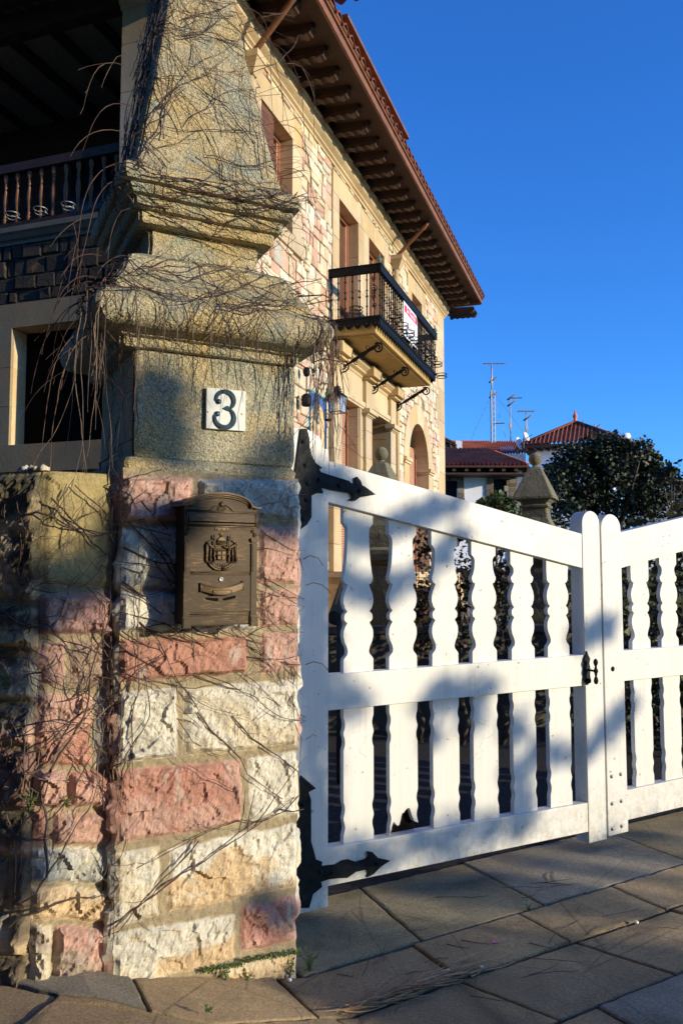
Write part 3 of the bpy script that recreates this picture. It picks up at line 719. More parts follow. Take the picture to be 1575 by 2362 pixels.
obj('coat_of_arms', em, M['bronzehi'], lb)
# door with lock, bowed label holder and slots
d0, d1, dt, db_ = A(322), A(1222), Zc(1368), Zc(1880)
mb = MB(); mb.prism(PL, [(d0, db_), (d1, db_), (d1, dt), (d0, dt)], NF, NF+.003); door = obj('door', mb, M['bronze'], lb, bevel=.001)
mb = MB()
for o_ in (.004, .009):
    for (p, q) in (((d0-o_, dt+o_), (d1+o_, dt+o_)), ((d1+o_, dt+o_), (d1+o_, db_-.002)), ((d0-o_, db_-.002), (d0-o_, dt+o_))): mb.tube([PL.w(p[0], NF, p[1]), PL.w(q[0], NF, q[1])], .0017, 5)
for zz in (db_-.006, db_-.013, Zc(1325)): mb.tube([PL.w(a0+.02, NF, zz), PL.w(a1-.02, NF, zz)], .002, 5)
obj('door_moulding', mb, M['bronzehi'], lb)
mb = MB(); mb.lathe(PL.w(A(780), NF+.002, Zc(1425)), [(.0088, 0), (.0088, .004), (.0065, .006), (.005, .0045), (0, .0045)], 16, ax=PL.n); obj('lock', mb, M['steel'], door)
mb = MB()
m_ = 24
def bow(t): return Zc(1470)-(Zc(1470)-Zc(1560))*math.sin(math.pi*t)**1.0
tp = [(A(505+(1085-505)*i/m_), Zc(1490)+(Zc(1465)-Zc(1490))*i/m_-.016*math.sin(math.pi*i/m_)) for i in range(m_+1)]
bt = [(x, z-.024) for x, z in tp]
b0 = len(mb.v)
for i in range(m_+1):
    t = i/m_; on = NF+.004+.010*math.sin(math.pi*t)+.006
    mb.v += [PL.w(bt[i][0], on-.003, bt[i][1]), PL.w(bt[i][0], on, bt[i][1]), PL.w(tp[i][0], on, tp[i][1]), PL.w(tp[i][0], on-.003, tp[i][1])]
for i in range(m_):
    for j in range(4): mb.face([b0+i*4+j, b0+i*4+(j+1) % 4, b0+(i+1)*4+(j+1) % 4, b0+(i+1)*4+j])
mb.tube([PL.w(x, NF+.0105+.010*math.sin(math.pi*i/m_), z) for i, (x, z) in enumerate(tp)], .0016, 5); mb.tube([PL.w(x, NF+.0105+.010*math.sin(math.pi*i/m_), z) for i, (x, z) in enumerate(bt)], .0016, 5)
for x in (A(498), A(1078)): zt_ = Zc(1485 if x < ac else 1462); mb.lathe(PL.w(x, NF+.007, zt_-.030), [(0, 0), (.0045, .001), (.0045, .033), (0, .034)], 10)
lp = [q8(655, 1575), q8(905, 1575), q8(905, 1640), q8(655, 1640)]
for i in range(4): p, q = lp[i], lp[(i+1) % 4]; mb.tube([PL.w(p[0], NF+.0195, p[1]), PL.w(q[0], NF+.0195, q[1])], .0013, 5)
obj('name_holder', mb, M['bronzehi'], door)
mb = MB()
for x0, x1, y0, y1 in ((565, 745, 1690, 1705), (805, 985, 1705, 1668)):
    p = [q8(x0, y0), q8(x0+10, y0-18), q8(x1, y1-20), q8(x1+3, y1+12), q8(x1-14, y1+26), q8(x0+20, y0+18)]; mb.prism(PL, p[::-1], NF+.0025, NF+.0036)
obj('drain_slot', mb, M['dark'], door)
mb = MB(); mb.prism(PL, [(a0+.024, zb+.004), (a1-.024, zb+.004), (a1-.024, Zc(1930)), (a0+.024, Zc(1930))], NF, NF+.003); obj('base_panel', mb, M['bronze'], lb, bevel=.001)

# ---------------------------------------------------------------- gate leaves
GN = -.38
def prof_u(zt_slope_l, zt_slope_r, zb_, c, hw=.083):
    # baluster outline above the middle rail: list for the right side (offset, z)
    ref = [(0, 1.04), (0, 1.129), (-.004, 1.137), (-.020, 1.154), (-.023, 1.168), (-.018, 1.188), (-.006, 1.212), (0, 1.238), (-.001, 1.262), (-.009, 1.283), (-.020, 1.299), (-.006, 1.312), (-.003, 1.326), (-.006, 1.340), (-.020, 1.353), (-.008, 1.368), (.000, 1.392), (.001, 1.411), (-.004, 1.436), (-.016, 1.462), (-.0225, 1.479)]
    r2 = [(-.006, 1.490), (-.003, 1.509)]
    return ref, r2
W_ = []
def picket_upper(c, hw, toprail, gate, n0=-.43, n1=-.402, sgn=-1):
    zr = toprail(c); stp = zr-.075          # step just under the rail
    ref, _ = prof_u(0, 0, 0, c)
    k = hw/.083
    waist = 1.479; span = stp-waist
    up = [(-.012, waist+.004), (-.003, waist+.014)]
    R_ = list(ref)
    R_ += [(-.010, waist+.006), (-.002, waist+.020), (-.0015, waist+.034)]
    if span > .08:
        m = 8
        for i in range(1, m+1):
            t = i/m; z = waist+.034+(span-.034-.018)*t
            R_.append((-.020*math.sin(min(1, t*1.25)*math.pi*.5)**.7 if t < .8 else -.021, z)) if t > .12 else R_.append((-.012, z))
        R_ += [(-.019, stp-.006), (-.010, stp+.006), (-.001, stp+.014)]
    else: R_ += [(-.001, stp+.014)]
    R_ += [(-.0, stp+.016), (0, 0)]
    pts_r = [(c+hw+o*1.05, z) for o, z in R_[:-1]]; pts_l = [(c-hw-o*1.05, z) for o, z in R_[:-1]]
    topr, topl = toprail(c+hw)+.02, toprail(c-hw)+.02
    poly = pts_r+[(c+hw, topr), (c-hw, topl)]+pts_l[::-1]
    mb = MB(); mb.prism(G, poly, n0, n1); obj('shaped_picket', mb, M['white'], gate, bevel=.0012)
def picket_lower(c, hw, gate, n0=-.43, n1=-.402, broken=False):
    L = []
    z = .27
    zz = [i/60*(.945-.27)+.27 for i in range(61)]
    def sc(z):
        o = 0
        for zc in (.835, .755, .455, .375):
            t = abs(z-zc)/.034
            if t < 1: o = -.0085*math.cos(t*math.pi/2)
        return o
    r = [(c+hw+sc(z), z) for z in zz]; l = [(c-hw-sc(z), z) for z in zz]
    if broken:
        r = [q for q in r if q[1] > .335]
        hole = [(c-hw, 0.308), (c-hw+.008, 0.318), (c-hw+.014, 0.343), (c-hw+.022, 0.360), (c-hw+.034, 0.348), (c-hw+.046, 0.336), (c-hw+.056, 0.340), (c-hw+.064, 0.363), (c-hw+.072, 0.390), (c-hw+.082, 0.392), (c-hw+.094, 0.404), (c-hw+.106, 0.410), (c-hw+.116, 0.408), (c-hw+.124, 0.388), (c-hw+.134, 0.363), (c-hw+.144, 0.343), (c+hw, 0.333)]
        poly = [q for q in hole]+r+l[::-1][:-1]
    else: poly = r+l[::-1]
    mb = MB(); mb.prism(G, poly, n0, n1); obj('scalloped_picket', mb, M['white'], gate, bevel=.0012)
    if broken: mb = MB(); mb.prism(G, [(c-hw+.01, .27), (c+hw-.004, .27), (c+hw-.004, .42), (c-hw+.01, .42)], n0-.012, n0-.008); obj('rot_hole_backing', mb, M['dark'], gate)
def rail(gate, name, s0, s1, zt0, zt1, zb0, zb1, n0=-.445, n1=GN):
    mb = MB(); mb.prism(G, [(s0, zb0), (s1, zb1), (s1, zt1), (s0, zt0)], n0, n1); return obj(name, mb, M['white'], gate, bevel=.0025)
def stile(gate, s0, s1, z0, z1, extra=None, n0=-.47, n1=GN+.0035):
    r = (s1-s0)/2
    p = [(s0, z0), (s1, z0)]+(extra or [(s0+r+r*math.cos(math.pi*i/16), z1-r+r*math.sin(math.pi*i/16)) for i in range(17)])
    q = []
    for a, b in zip(p, p[1:]+p[:1]):
        L = math.hypot(b[0]-a[0], b[1]-a[1]); m = max(1, int(L/.12)); q += [(a[0]+(b[0]-a[0])*i/m, a[1]+(b[1]-a[1])*i/m) for i in range(m)]
    mb = MB(); mb.prism(G, p, n0, n1); return obj('stile', mb, M['white'], gate, bevel=.003)
def bolt(par, s, z, n, r=.009, name='bolt', mat='iron'):
    mb = MB(); O_ = G.w(s, n, z); mb.lathe(O_, [(r*1.5, 0), (r*1.5, .002), (r*1.1, .003)], 14, ax=G.n); mb.lathe(O_, [(r, .002), (r*.95, .006), (r*.5, .0085), (0, .009)], 6, ax=G.n); obj(name, mb, M[mat], par)

gl = thing('gate_leaf', 'left leaf of the white wooden gate with black strap hinges and a rotted picket hole', 'gate', G.w(.28, GN, .02), 'leaves of the white wooden gate')
tr = lambda s: 1.858+(s-.345)*(-.176)
stile(gl, .150, .345, .055, 0, [(.345, 2.103), (.317, 2.106), (.309, 2.136), (.294, 2.156), (.270, 2.171), (.235, 2.186), (.15, 2.19)])
rail(gl, 'top_rail', .3452, 2.0198, 2.051, 1.757, 1.858, 1.563)
rail(gl, 'middle_rail', .3452, 2.0198, 1.072, 1.078, .912, .908)
rail(gl, 'bottom_rail', .3452, 2.0198, .307, .268, .143, .112)
stile(gl, 2.020, 2.163, .05, 1.890)
ups = [(.444, .606), (.700, .865), (.961, 1.126), (1.219, 1.388), (1.490, 1.660), (1.756, 1.926)]
for i, (x, y) in enumerate(ups):
    hw = .0835; c = (x+y)/2
    picket_upper(c, hw, tr, gl); picket_lower(c, hw, gl, broken=(i == 1))
HT = [(0.193,2.184),(0.226,2.186),(0.24,2.142),(0.241,2.104),(0.253,2.064),(0.273,2.033),(0.309,2.013),(0.291,2.006),(0.3,1.994),(0.335,1.986),(0.45,1.963),(0.473,1.948),(0.486,1.958),(0.482,1.975),(0.496,1.986),(0.518,1.966),(0.526,1.946),(0.543,1.94),(0.603,1.906),(0.552,1.896),(0.515,1.889),(0.484,1.869),(0.447,1.872),(0.473,1.884),(0.459,1.905),(0.335,1.917),(0.303,1.922),(0.313,1.896),(0.28,1.897),(0.251,1.882),(0.251,1.784),(0.228,1.75),(0.185,1.721),(0.165,1.751),(0.160,1.784),(0.160,1.863),(0.160,1.958),(0.165,1.989)]
HB = [(0.202,0.646),(0.278,0.58),(0.24,0.569),(0.253,0.535),(0.254,0.353),(0.266,0.319),(0.279,0.274),(0.311,0.258),(0.308,0.24),(0.382,0.234),(0.415,0.245),(0.448,0.244),(0.488,0.226),(0.535,0.229),(0.558,0.235),(0.549,0.262),(0.577,0.255),(0.611,0.221),(0.678,0.198),(0.625,0.18),(0.583,0.154),(0.546,0.145),(0.559,0.164),(0.549,0.182),(0.488,0.182),(0.441,0.164),(0.402,0.171),(0.346,0.176),(0.305,0.173),(0.311,0.151),(0.264,0.128),(0.245,0.074),(0.165,0.09),(.16,.5)]
for poly, bl in ((HT, [(.205, 2.125), (.217, 2.02), (.288, 1.957), (.228, 1.935), (.222, 1.86), (.208, 1.775), (.397, 1.936), (.507, 1.918)]), (HB, [(.21, .52), (.21, .30), (.30, .215), (.36, .205), (.60, .20), (.21, .12)])):
    mb = MB(); mb.prism(G, poly[::-1], GN+.004, GN+.013); hg = obj('strap_hinge', mb, M['iron'], gl, bevel=.002)
    for s_, z_ in bl: bolt(hg, s_, z_, GN+.012, .008, 'hinge_bolt')
# latch handle
mb = MB()
bp = [(2.029, 1.100), (2.018, 1.075), (2.004, 1.055), (2.012, 1.03), (2.003, 1.0), (2.006, .965), (1.998, .942), (2.015, .925), (2.029, .91), (2.043, .925), (2.055, .942), (2.050, .965), (2.054, 1.0), (2.046, 1.03), (2.054, 1.055), (2.040, 1.075)]
mb.prism(G, bp, GN+.004, GN+.012); lh = obj('latch_plate', mb, M['iron'], gl, bevel=.002)
mb = MB(); mb.tube([G.w(2.03, GN+.01, .995), G.w(2.042, GN+.055, .992)], .006, 8)
mb.lathe(G.w(2.044, GN+.057, .918), [(0, 0), (.010, .006), (.014, .02), (.010, .036), (.006, .044), (.008, .06), (.013, .07), (.013, .078), (.008, .088), (.006, .10), (.010, .108), (.014, .122), (.010, .136), (0, .144)], 8)
obj('latch_handle', mb, M['iron'], lh)
mb = MB(); mb.lathe(G.w(2.03, GN+.01, .935), [(.016, 0), (.014, .014), (.006, .018), (0, .019)], 10, ax=G.n); obj('latch_knob', mb, M['iron'], lh)

gr = thing('gate_leaf', 'right leaf of the white wooden gate with steel bolts low on its stile', 'gate', G.w(2.26, GN, .02), 'leaves of the white wooden gate')
tr2 = lambda s: 1.565+(s-2.345)*.186
stile(gr, 2.177, 2.345, .062, 1.878)
RE = 4.02
rail(gr, 'top_rail', 2.3452, RE-.0002, 1.775, 1.775+(RE-2.345)*.186, 1.565, 1.565+(RE-2.345)*.186)
rail(gr, 'middle_rail', 2.3452, RE-.0002, 1.086, 1.092, .911, .912)
rail(gr, 'bottom_rail', 2.3452, RE-.0002, .292, .30, .125, .13)
stile(gr, RE, RE+.19, .05, 0, [(RE+.19, 2.19), (RE+.1, 2.185), (RE+.035, 2.14), (RE+.028, 2.106), (RE, 2.103)])
for i in range(6):
    c = 2.536+i*.267; picket_upper(c, .082, tr2, gr); picket_lower(c, .082, gr)
for s_, z_ in ((2.214, .388), (2.291, .391), (2.212, .238), (2.290, .241), (2.209, .10), (2.288, .103)): bolt(gr, s_, z_, GN+.003, .0085, 'bolt', 'steel')
bolt(gr, 2.246, .987, GN+.003, .010, 'latch_stud', 'iron')
# ---------------------------------------------------------------- boundary wall left of the pillar
bw = thing('boundary_wall', 'rough pink and pale stone garden wall with a big ochre block at its top, left of the pillar', 'wall', G.w(-.95, -.1, .16))
WN = -.085; WL = at(G, 85, 1700, WN)[0]; WT = at(G, 300*.5102, 1050+75*.5102, WN)[1]
print('wall left corner s', WL, 'top', WT)
def cw(f, x, y): return at(G, x*.5102, (1050 if f == 3 else 1650)+y*.5102, WN)
def blw(f, x0, x1, yb, yt, *col):
    a, b = cw(f, x0, yt), cw(f, x1, yt); c_, d_ = cw(f, x0, yb), cw(f, x1, yb)
    return (max(a[0], WL-.02), c_[1], a[1], b[0], d_[1], b[1])+col
OCH = OCHRE
Bw = [blw(3, 100, 520, 590, 70, OCH), blw(3, 100, 520, 815, 625, PINK, (.45, .27, .24)), blw(3, 100, 300, 1040, 835, PINK), blw(3, 315, 520, 1040, 835, (.50, .36, .27)),
      blw(4, 100, 420, 230, -95, PINK, RED), blw(4, 430, 520, 230, -95, BLUEG), blw(4, 100, 300, 415, 250, PINK), blw(4, 310, 520, 415, 250, RED, PINK),
      blw(4, 100, 220, 590, 430, RED), blw(4, 235, 520, 590, 430, PINK), blw(4, 100, 520, 760, 600, WHITE, BLUEG), blw(4, 100, 520, 930, 775, CREAM, ORANGE), blw(4, 100, 240, 1300, 945, CREAM, (.42, .34, .26)), blw(4, 250, 520, 1300, 945, PINK, (.46, .36, .28))]
mb = MB(); vc = []; WR = -.70
def PwF(u, nn, v, ed):
    if u > WR-.05: return G.w(u, WN+nn, v)
    k = (1-sst(0, .035, ed)); return G.w(u, WN+nn-.012*k, v)+(-G.e*.012*fb(v*15, 2, 8))*k
rubble(mb, vc, PwF, WL, WR, .1, WT, Bw, .0075, .03, 21, .022)
n0v = len(mb.v)
U = Fr(G.w(WL, WN, 0), -70.9); U.n = -U.n     # the face that runs away to the left
def PwL(u, nn, v, ed):
    k = (1-sst(0, .035, -u)) if u > -.2 else 0
    return U.w(-u, nn, v)+(-G.e*.012*fb(v*15, 2, 8)-G.n*.012)*k
DK = [(.20, .16, .11), (.26, .16, .13), (.28, .25, .20), (.22, .19, .14), (.30, .18, .15)]  # darkened stone colours, the shade of this face put into its palette
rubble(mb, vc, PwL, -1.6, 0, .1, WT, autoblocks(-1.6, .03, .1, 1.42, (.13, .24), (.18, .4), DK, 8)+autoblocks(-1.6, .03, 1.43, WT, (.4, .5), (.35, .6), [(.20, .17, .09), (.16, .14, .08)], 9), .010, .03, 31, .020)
obj('hewn_stone_face', mb, M['stone'], bw, vcol=vc)
mb = MB()
cor = G.w(WL, WN, 0)
top_pts = [G.w(WR+.1, WN+.004, WT), G.w(WL, WN+.004, WT), U.w(1.6, .004, WT), U.w(1.6, -.40, WT), G.w(WR+.1, WN-.45, WT)]
mb.poly(top_pts[::-1]); mb.poly([p-Vector((0, 0, WT-.1)) for p in top_pts])
mb.poly([U.w(1.6, 0, .1), U.w(1.6, -.4, .1), U.w(1.6, -.4, WT), U.w(1.6, 0, WT)]); mb.poly([U.w(1.6, -.4, .1), G.w(WR+.1, WN-.45, .1), G.w(WR+.1, WN-.45, WT), U.w(1.6, -.4, WT)])
obj('wall_core', mb, M['mortar'], bw)
rd = random.Random(3); mb = MB()
for i in range(16):
    t = rd.uniform(.0, .45); p = U.w(t, -rd.uniform(0, .03), WT+.004); r = rd.uniform(.012, .024)
    if rd.random() < 1: 
        b0 = len(mb.v); mb.lathe(p-Vector((0,0,r*.5)), [(r*.3, 0), (r, r*.4), (r*.8, r), (r*.2, r*1.4)], 6, rd.choice([WHITE, CREAM, MORT]))
        for k_ in range(b0, len(mb.v)): mb.v[k_] = mb.v[k_]+Vector((rd.gauss(0, .004), rd.gauss(0, .004), rd.gauss(0, .003)))
obj('capping_rubble', mb, M['stone'], bw)
def on_wall(x, y, lift=.05): a, z = at(G, x, y, WN+lift); return G.w(a, WN+lift, z)
WG2 = 'green plants rooted in the wall joints'
weed('wall_plant', U.w(.10, .04, at(G, 30, 1600, 0)[1]), .07, 9, 'green sprig in the boundary wall at the left edge', 'plant', 11, (.09, .17, .03), WG2)
weed('wall_plant', on_wall(70, 1870), .07, 14, 'bushy green clump growing from a joint of the boundary wall', 'plant', 12, (.08, .13, .03), WG2)
weed('wall_plant', on_wall(155, 1862), .045, 7, 'small green sprig right of the bushy clump on the boundary wall', 'plant', 13, (.09, .14, .03), WG2)
# ---------------------------------------------------------------- villa
vi = thing('villa', 'two storey stone villa with deep wooden eaves, ochre window surrounds and an iron balcony', 'villa', F.w(5.4, -2, 0))
AL = 10.8                                     # length of the facade
def wall_holes(mb, fr, u0, u1, v0, v1, holes, n=0, c=None):
    us = sorted({u0, u1} | {h[0] for h in holes} | {h[1] for h in holes}); vs_ = sorted({v0, v1} | {h[2] for h in holes} | {h[3] for h in holes})
    us = [u for u in us if u0 <= u <= u1]; vs_ = [v for v in vs_ if v0 <= v <= v1]
    for a, b in zip(us, us[1:]):
        for c_, d in zip(vs_, vs_[1:]):
            cx, cy = (a+b)/2, (c_+d)/2
            if any(h[0] < cx < h[1] and h[2] < cy < h[3] for h in holes): continue
            mb.poly([fr.w(a, n, c_), fr.w(b, n, c_), fr.w(b, n, d), fr.w(a, n, d)], c)
WIN = [(1.42, 2.31, 5.50, 6.70), (3.99, 4.84, 4.86, 6.72), (5.37, 6.215, 4.86, 6.72), (8.05, 8.82, 5.50, 6.745)]
DOOR = [(3.91, 4.78, 1.57, 3.95), (5.31, 6.35, 1.57, 4.0)]
ARC = (8.53, 3.60, .755, 1.115)               # centre, spring height, inner and outer radius
HOL = WIN+DOOR+[(ARC[0]-ARC[2], ARC[0]+ARC[2], 1.57, ARC[1]+ARC[2])]
LW_ = (1.05, 2.123, 2.81, 4.0)                # window under the loggia, in the V frame
mb = MB()
wall_holes(mb, F, .2, AL, -.3, 7.32, HOL)
wall_holes(mb, V, 0, 6.0, -.3, 4.87, [LW_])
mb.poly([F.w(AL, 0, -.3), F.w(AL, -9, -.3), F.w(AL, -9, 7.3), F.w(AL, 0, 7.3)])
mb.box(F, AL-.3, AL-.001, -9, -.31, -.3, 7.3); mb.box(F, -.5, AL, -9.2, -9, -.3, 7.3); mb.box(V, 6, 6.2, -11, -.2, -.3, 7.3); mb.box(F, .3, AL, -8.9, -.4, 7.2, 7.25); mb.box(F, .4, AL-.3, -6, -.5, 4.4, 4.5); mb.box(V, .0, 6, -1.9, -.3, 4.5, 4.85)
# arch corners between the square cut-out and the curve
m = 16; cx, cz, r = ARC[:3]
for sg in (-1, 1):
    for i in range(m):
        t0, t1 = math.pi/2*i/m, math.pi/2*(i+1)/m
        mb.poly([F.w(cx+sg*r*math.cos(t0), .0, cz+r*math.sin(t0)), F.w(cx+sg*r*math.cos(t1), .0, cz+r*math.sin(t1)), F.w(cx+sg*r, 0, cz+r*math.sin(t1)) , F.w(cx+sg*r, 0, cz+r*math.sin(t0))])
obj('wall', mb, M['mortar'], vi)
# rubble facing, every stone laid on its own
SC_ = [(.80, .72, .56), (.78, .69, .50), (.74, .64, .44), (.76, .58, .44), (.66, .42, .30), (.78, .64, .46), (.80, .73, .56), (.72, .58, .38), (.74, .64, .44), (.74, .52, .42), (.70, .47, .36), (.64, .60, .50)]
def facing(name, fr, u0, u1, v0, v1, ex, seed, cols=SC_, sgn=1, n=0):
    rd = random.Random(seed); mb = MB(); v = v0
    while v < v1-.03:
        h = min(rd.uniform(.11, .25), v1-v)
        u = u0
        while u < u1-.02:
            wd = min(rd.uniform(.09, .32), u1-u); sub = [(u, v, u+wd, v+h)]
            q = rd.random()
            if q < .35 and h > .2: t = rd.uniform(.35, .65); sub = [(u, v, u+wd, v+h*t), (u, v+h*t, u+wd, v+h)]
            elif q < .5 and wd > .3: t = rd.uniform(.4, .6); sub = [(u, v, u+wd*t, v+h), (u+wd*t, v, u+wd, v+h*.5), (u+wd*t, v+h*.5, u+wd, v+h)]
            for a, b, c, d in sub:
                for e0, e1, f0, f1 in ex:      # clip against surrounds
                    if b < f1 and d > f0 and a < e1 and c > e0:
                        if e0 <= a and c <= e1: 
                            if d > f1 and b < f1 and d-f1 > .05: b = f1; continue
                            if b < f0 and d > f0 and f0-b > .05: d = f0; continue
                            a = c; break
                        if a < e0 < c: c = e0
                        elif a < e1 < c: a = e1
                if c-a < .045 or d-b < .04: continue
                g = .007; j = lambda: rd.uniform(-.012, .012)
                A_ = [(a+g+j(), b+g+j()), (c-g+j(), b+g+j()), (c-g+j(), d-g+j()), (a+g+j(), d-g+j())]
                col = mulc(rd.choice(cols), rd.uniform(.85, 1.12)); on = .012+rd.uniform(0, .026)
                i_ = .012; mx_, my_ = (a+c)/2, (b+d)/2
                In = [(x+(mx_-x)/max(abs(mx_-x), .001)*min(i_, abs(mx_-x)*.5), y+(my_-y)/max(abs(my_-y), .001)*min(i_, abs(my_-y)*.5)) for x, y in A_]
                b0 = len(mb.v)
                mb.v += [fr.w(x, n-.002, y) for x, y in A_]+[fr.w(x, n+on*.7, y) for x, y in A_]+[fr.w(x, n+on+rd.uniform(-.004, .004), y) for x, y in In]
                for lv in (0, 4):
                    for k in range(4): mb.face([b0+lv+k, b0+lv+(k+1) % 4, b0+lv+4+(k+1) % 4, b0+lv+4+k], col)
                mb.face([b0+8, b0+9, b0+10, b0+11], col)
            u += wd
        v += h
    return obj(name, mb, M['fstone'], vi)
SW = .30
ex = [(w_[0]-SW, w_[1]+SW, w_[2]-.18, w_[3]+.31) for w_ in WIN]+[(3.58, 6.78, -.3, 4.87), (-1, .62, -1, 8), (10.22, 12, -1, 8)]
ex += [(ARC[0]-ARC[3], ARC[0]+ARC[3], 1.3, ARC[1])]
for i in range(8):
    t = (i+.5)/8*ARC[3]; hw = math.sqrt(ARC[3]**2-t*t); ex.append((ARC[0]-hw, ARC[0]+hw, ARC[1]+i/8*ARC[3], ARC[1]+(i+1)/8*ARC[3]))
facing('stone_facing', F, .2, 10.8, -.3, 7.08, ex, 5)
facing('stone_facing', V, .93, 6.0, -.3, 4.87, [(LW_[0]-.3, LW_[1]+.45, LW_[2]-.28, LW_[3]+.25)], 6, [(.035, .031, .024), (.03, .025, .02), (.045, .040, .03)])  # front stones nearly black, the shade of this side put into their colour
def trimbox(mb, fr, a0, a1, n0, n1, z0, z1, st=.42, vertical=True, sd=0):
    # dressed stone: a pile (or row) of blocks with hairline joints
    rd = random.Random(int(a0*97+z0*31)+sd)
    if vertical:
        z = z0
        while z < z1-1e-4:
            h = min(st*rd.uniform(.8, 1.25), z1-z)
            if z1-z-h < .12: h = z1-z
            mb.box(fr, a0, a1, n0, n1+rd.uniform(-.0015, .0015), z+.003, z+h-.003, rd.choice(TRIMS)); z += h
    else:
        a = a0
        while a < a1-1e-4:
            h = min(st*rd.uniform(.8, 1.25), a1-a)
            if a1-a-h < .12: h = a1-a
            mb.box(fr, a+.003, a+h-.003, n0, n1+rd.uniform(-.0015, .0015), z0, z1, rd.choice(TRIMS)); a += h
# quoins and the corner pier
mb = MB(); trimbox(mb, F, 10.22, AL+.02, -.3, .022, -.3, 7.09, .55); 
z = -.3; i = 0
while z < 7.05: mb.box(F, 10.02 if i % 2 else 10.16, 10.219, -.1, .0225, z+.004, min(z+.55, 7.08)-.004, TRIMS[i % 5]); z += .55; i += 1
obj('corner_quoins', mb, M['trim'], vi)
mb = MB(); trimbox(mb, F, .2, .62, -.001, .022, -.3, 7.09, .5); trimbox(mb, V, -.022, .912, -.5, .022, -.3, 7.09, .5); obj('corner_pier', mb, M['trim'], vi)
# cornice
prof = [(0, 0), (.03, 0), (.03, .035), (.06, .05), (.06, .075), (.10, .10), (.12, .115), (.12, .205), (.15, .215), (.15, .245), (0, .245)]
mb = MB(); mb.sweep(F.w(.1, .0, 7.08), F.w(AL+.1, .0, 7.08), prof, out=F.n, c=TRIMS[0]); mb.sweep(V.w(-.1, .0, 7.08), V.w(.93, .0, 7.08), prof, out=V.n, c=TRIMS[0])
for i in range(36): mb.box(F, .45+i*.3, .455+i*.3, .119, .1215, 7.20, 7.285, (.2, .14, .07))
obj('cornice', mb, M['trim'], vi)
# windows: surround, jambs, shutter, frame
def window(fr, h, dn=-.17, shutter='left', sur=SW, sill=True, louvre=True, proud=.02):
    a0, a1, z0, z1 = h
    mb = MB()
    trimbox(mb, fr, a0-sur, a0-.0005, -.001, proud, z0, z1, .42, sd=1); trimbox(mb, fr, a1+.0005, a1+sur, -.001, proud, z0, z1, .42, sd=2); trimbox(mb, fr, a0-sur, a1+sur, -.001, proud+.001, z1+.0005, z1+.30, .62, False)
    if sill: trimbox(mb, fr, a0-sur, a1+sur, -.001, proud+.03, z0-.18, z0-.0005, .6, False)
    obj('window_surround', mb, M['trim'], vi)
    mb = MB()                                # rough far and near jambs, head
    trimbox(mb, fr, a1-.0004, a1+.06, dn-.02, -.0015, z0, z1, .42, sd=3); trimbox(mb, fr, a0-.06, a0+.0004, dn-.02, -.0015, z0, z1, .42, sd=4); mb.box(fr, a0, a1, dn-.02, -.0015, z1-.0004, z1+.05, TRIMS[1]); mb.box(fr, a0, a1, dn-.02, -.0015, z0-.05, z0+.0004, TRIMS[1])
    obj('window_reveal', mb, M['trim'], vi)
    mb = MB(); n = dn
    for x0, x1 in ((a0, a0+.05), (a1-.05, a1)): mb.box(fr, x0, x1, n-.03, n+.03, z0, z1)
    mb.box(fr, a0+.05, a1-.05, n-.03, n+.03, z1-.05, z1); mb.box(fr, (a0+a1)/2-.02, (a0+a1)/2+.02, n-.03, n+.025, z0, z1-.05)
    wf = obj('window', mb, M['frame'], vi)
    mb = MB(); mb.box(fr, a0+.05, a1-.05, n-.035, n-.025, z0, z1-.05); obj('pane', mb, M['darkglass'], wf)
    if louvre:
        for x0, x1 in ((a0+.052, (a0+a1)/2-.022), ((a0+a1)/2+.022, a1-.052)):
            mb = MB()
            for q0, q1 in ((x0, x0+.04), (x1-.04, x1)): mb.box(fr, q0, q1, n-.01, n+.02, z0+.01, z1-.06)
            z = z0+.03
            while z < z1-.09: mb.box8([fr.w(x0+.04, n-.008, z+.016), fr.w(x1-.04, n-.008, z+.016), fr.w(x1-.04, n+.014, z), fr.w(x0+.04, n+.014, z), fr.w(x0+.04, n-.008, z+.022), fr.w(x1-.04, n-.008, z+.022), fr.w(x1-.04, n+.014, z+.006), fr.w(x0+.04, n+.014, z+.006)]); z += .03
            obj('shutter', mb, M['shutter'], wf)
window(F, WIN[0]); window(F, WIN[3])
window(F, WIN[1], sur=.265, sill=False); window(F, WIN[2], sur=.2645, sill=False)
# arched opening
mb = MB(); cx, cz, r0, r1 = ARC; m = 22
for i in range(m):
    t0, t1 = math.pi*i/m, math.pi*(i+1)/m; col = TRIMS[(i//4) % 5]
    mb.prism(F, [(cx+r0*math.cos(t0), cz+r0*math.sin(t0)), (cx+r1*math.cos(t0), cz+r1*math.sin(t0)), (cx+r1*math.cos(t1), cz+r1*math.sin(t1)), (cx+r0*math.cos(t1), cz+r0*math.sin(t1))], -.001, .022, col)
    mb.poly([F.w(cx+r0*math.cos(t0), -.001, cz+r0*math.sin(t0)), F.w(cx+r0*math.cos(t1), -.001, cz+r0*math.sin(t1)), F.w(cx+r0*math.cos(t1), -.30, cz+r0*math.sin(t1)), F.w(cx+r0*math.cos(t0), -.30, cz+r0*math.sin(t0))], col)
for x0, x1 in ((cx-r1, cx-r0), (cx+r0, cx+r1)):
    trimbox(mb, F, x0, x1, -.3, .022, 1.3, cz-.10, .42); mb.box(F, x0-.02, x1+.02, -.31, .05, cz-.10, cz-.06, TRIMS[2]); mb.box(F, x0-.04 if x0 < cx-1 else x0-.04, x1+.04, -.32, .075, cz-.06, cz, TRIMS[0])
obj('arch_surround', mb, M['trim'], vi)
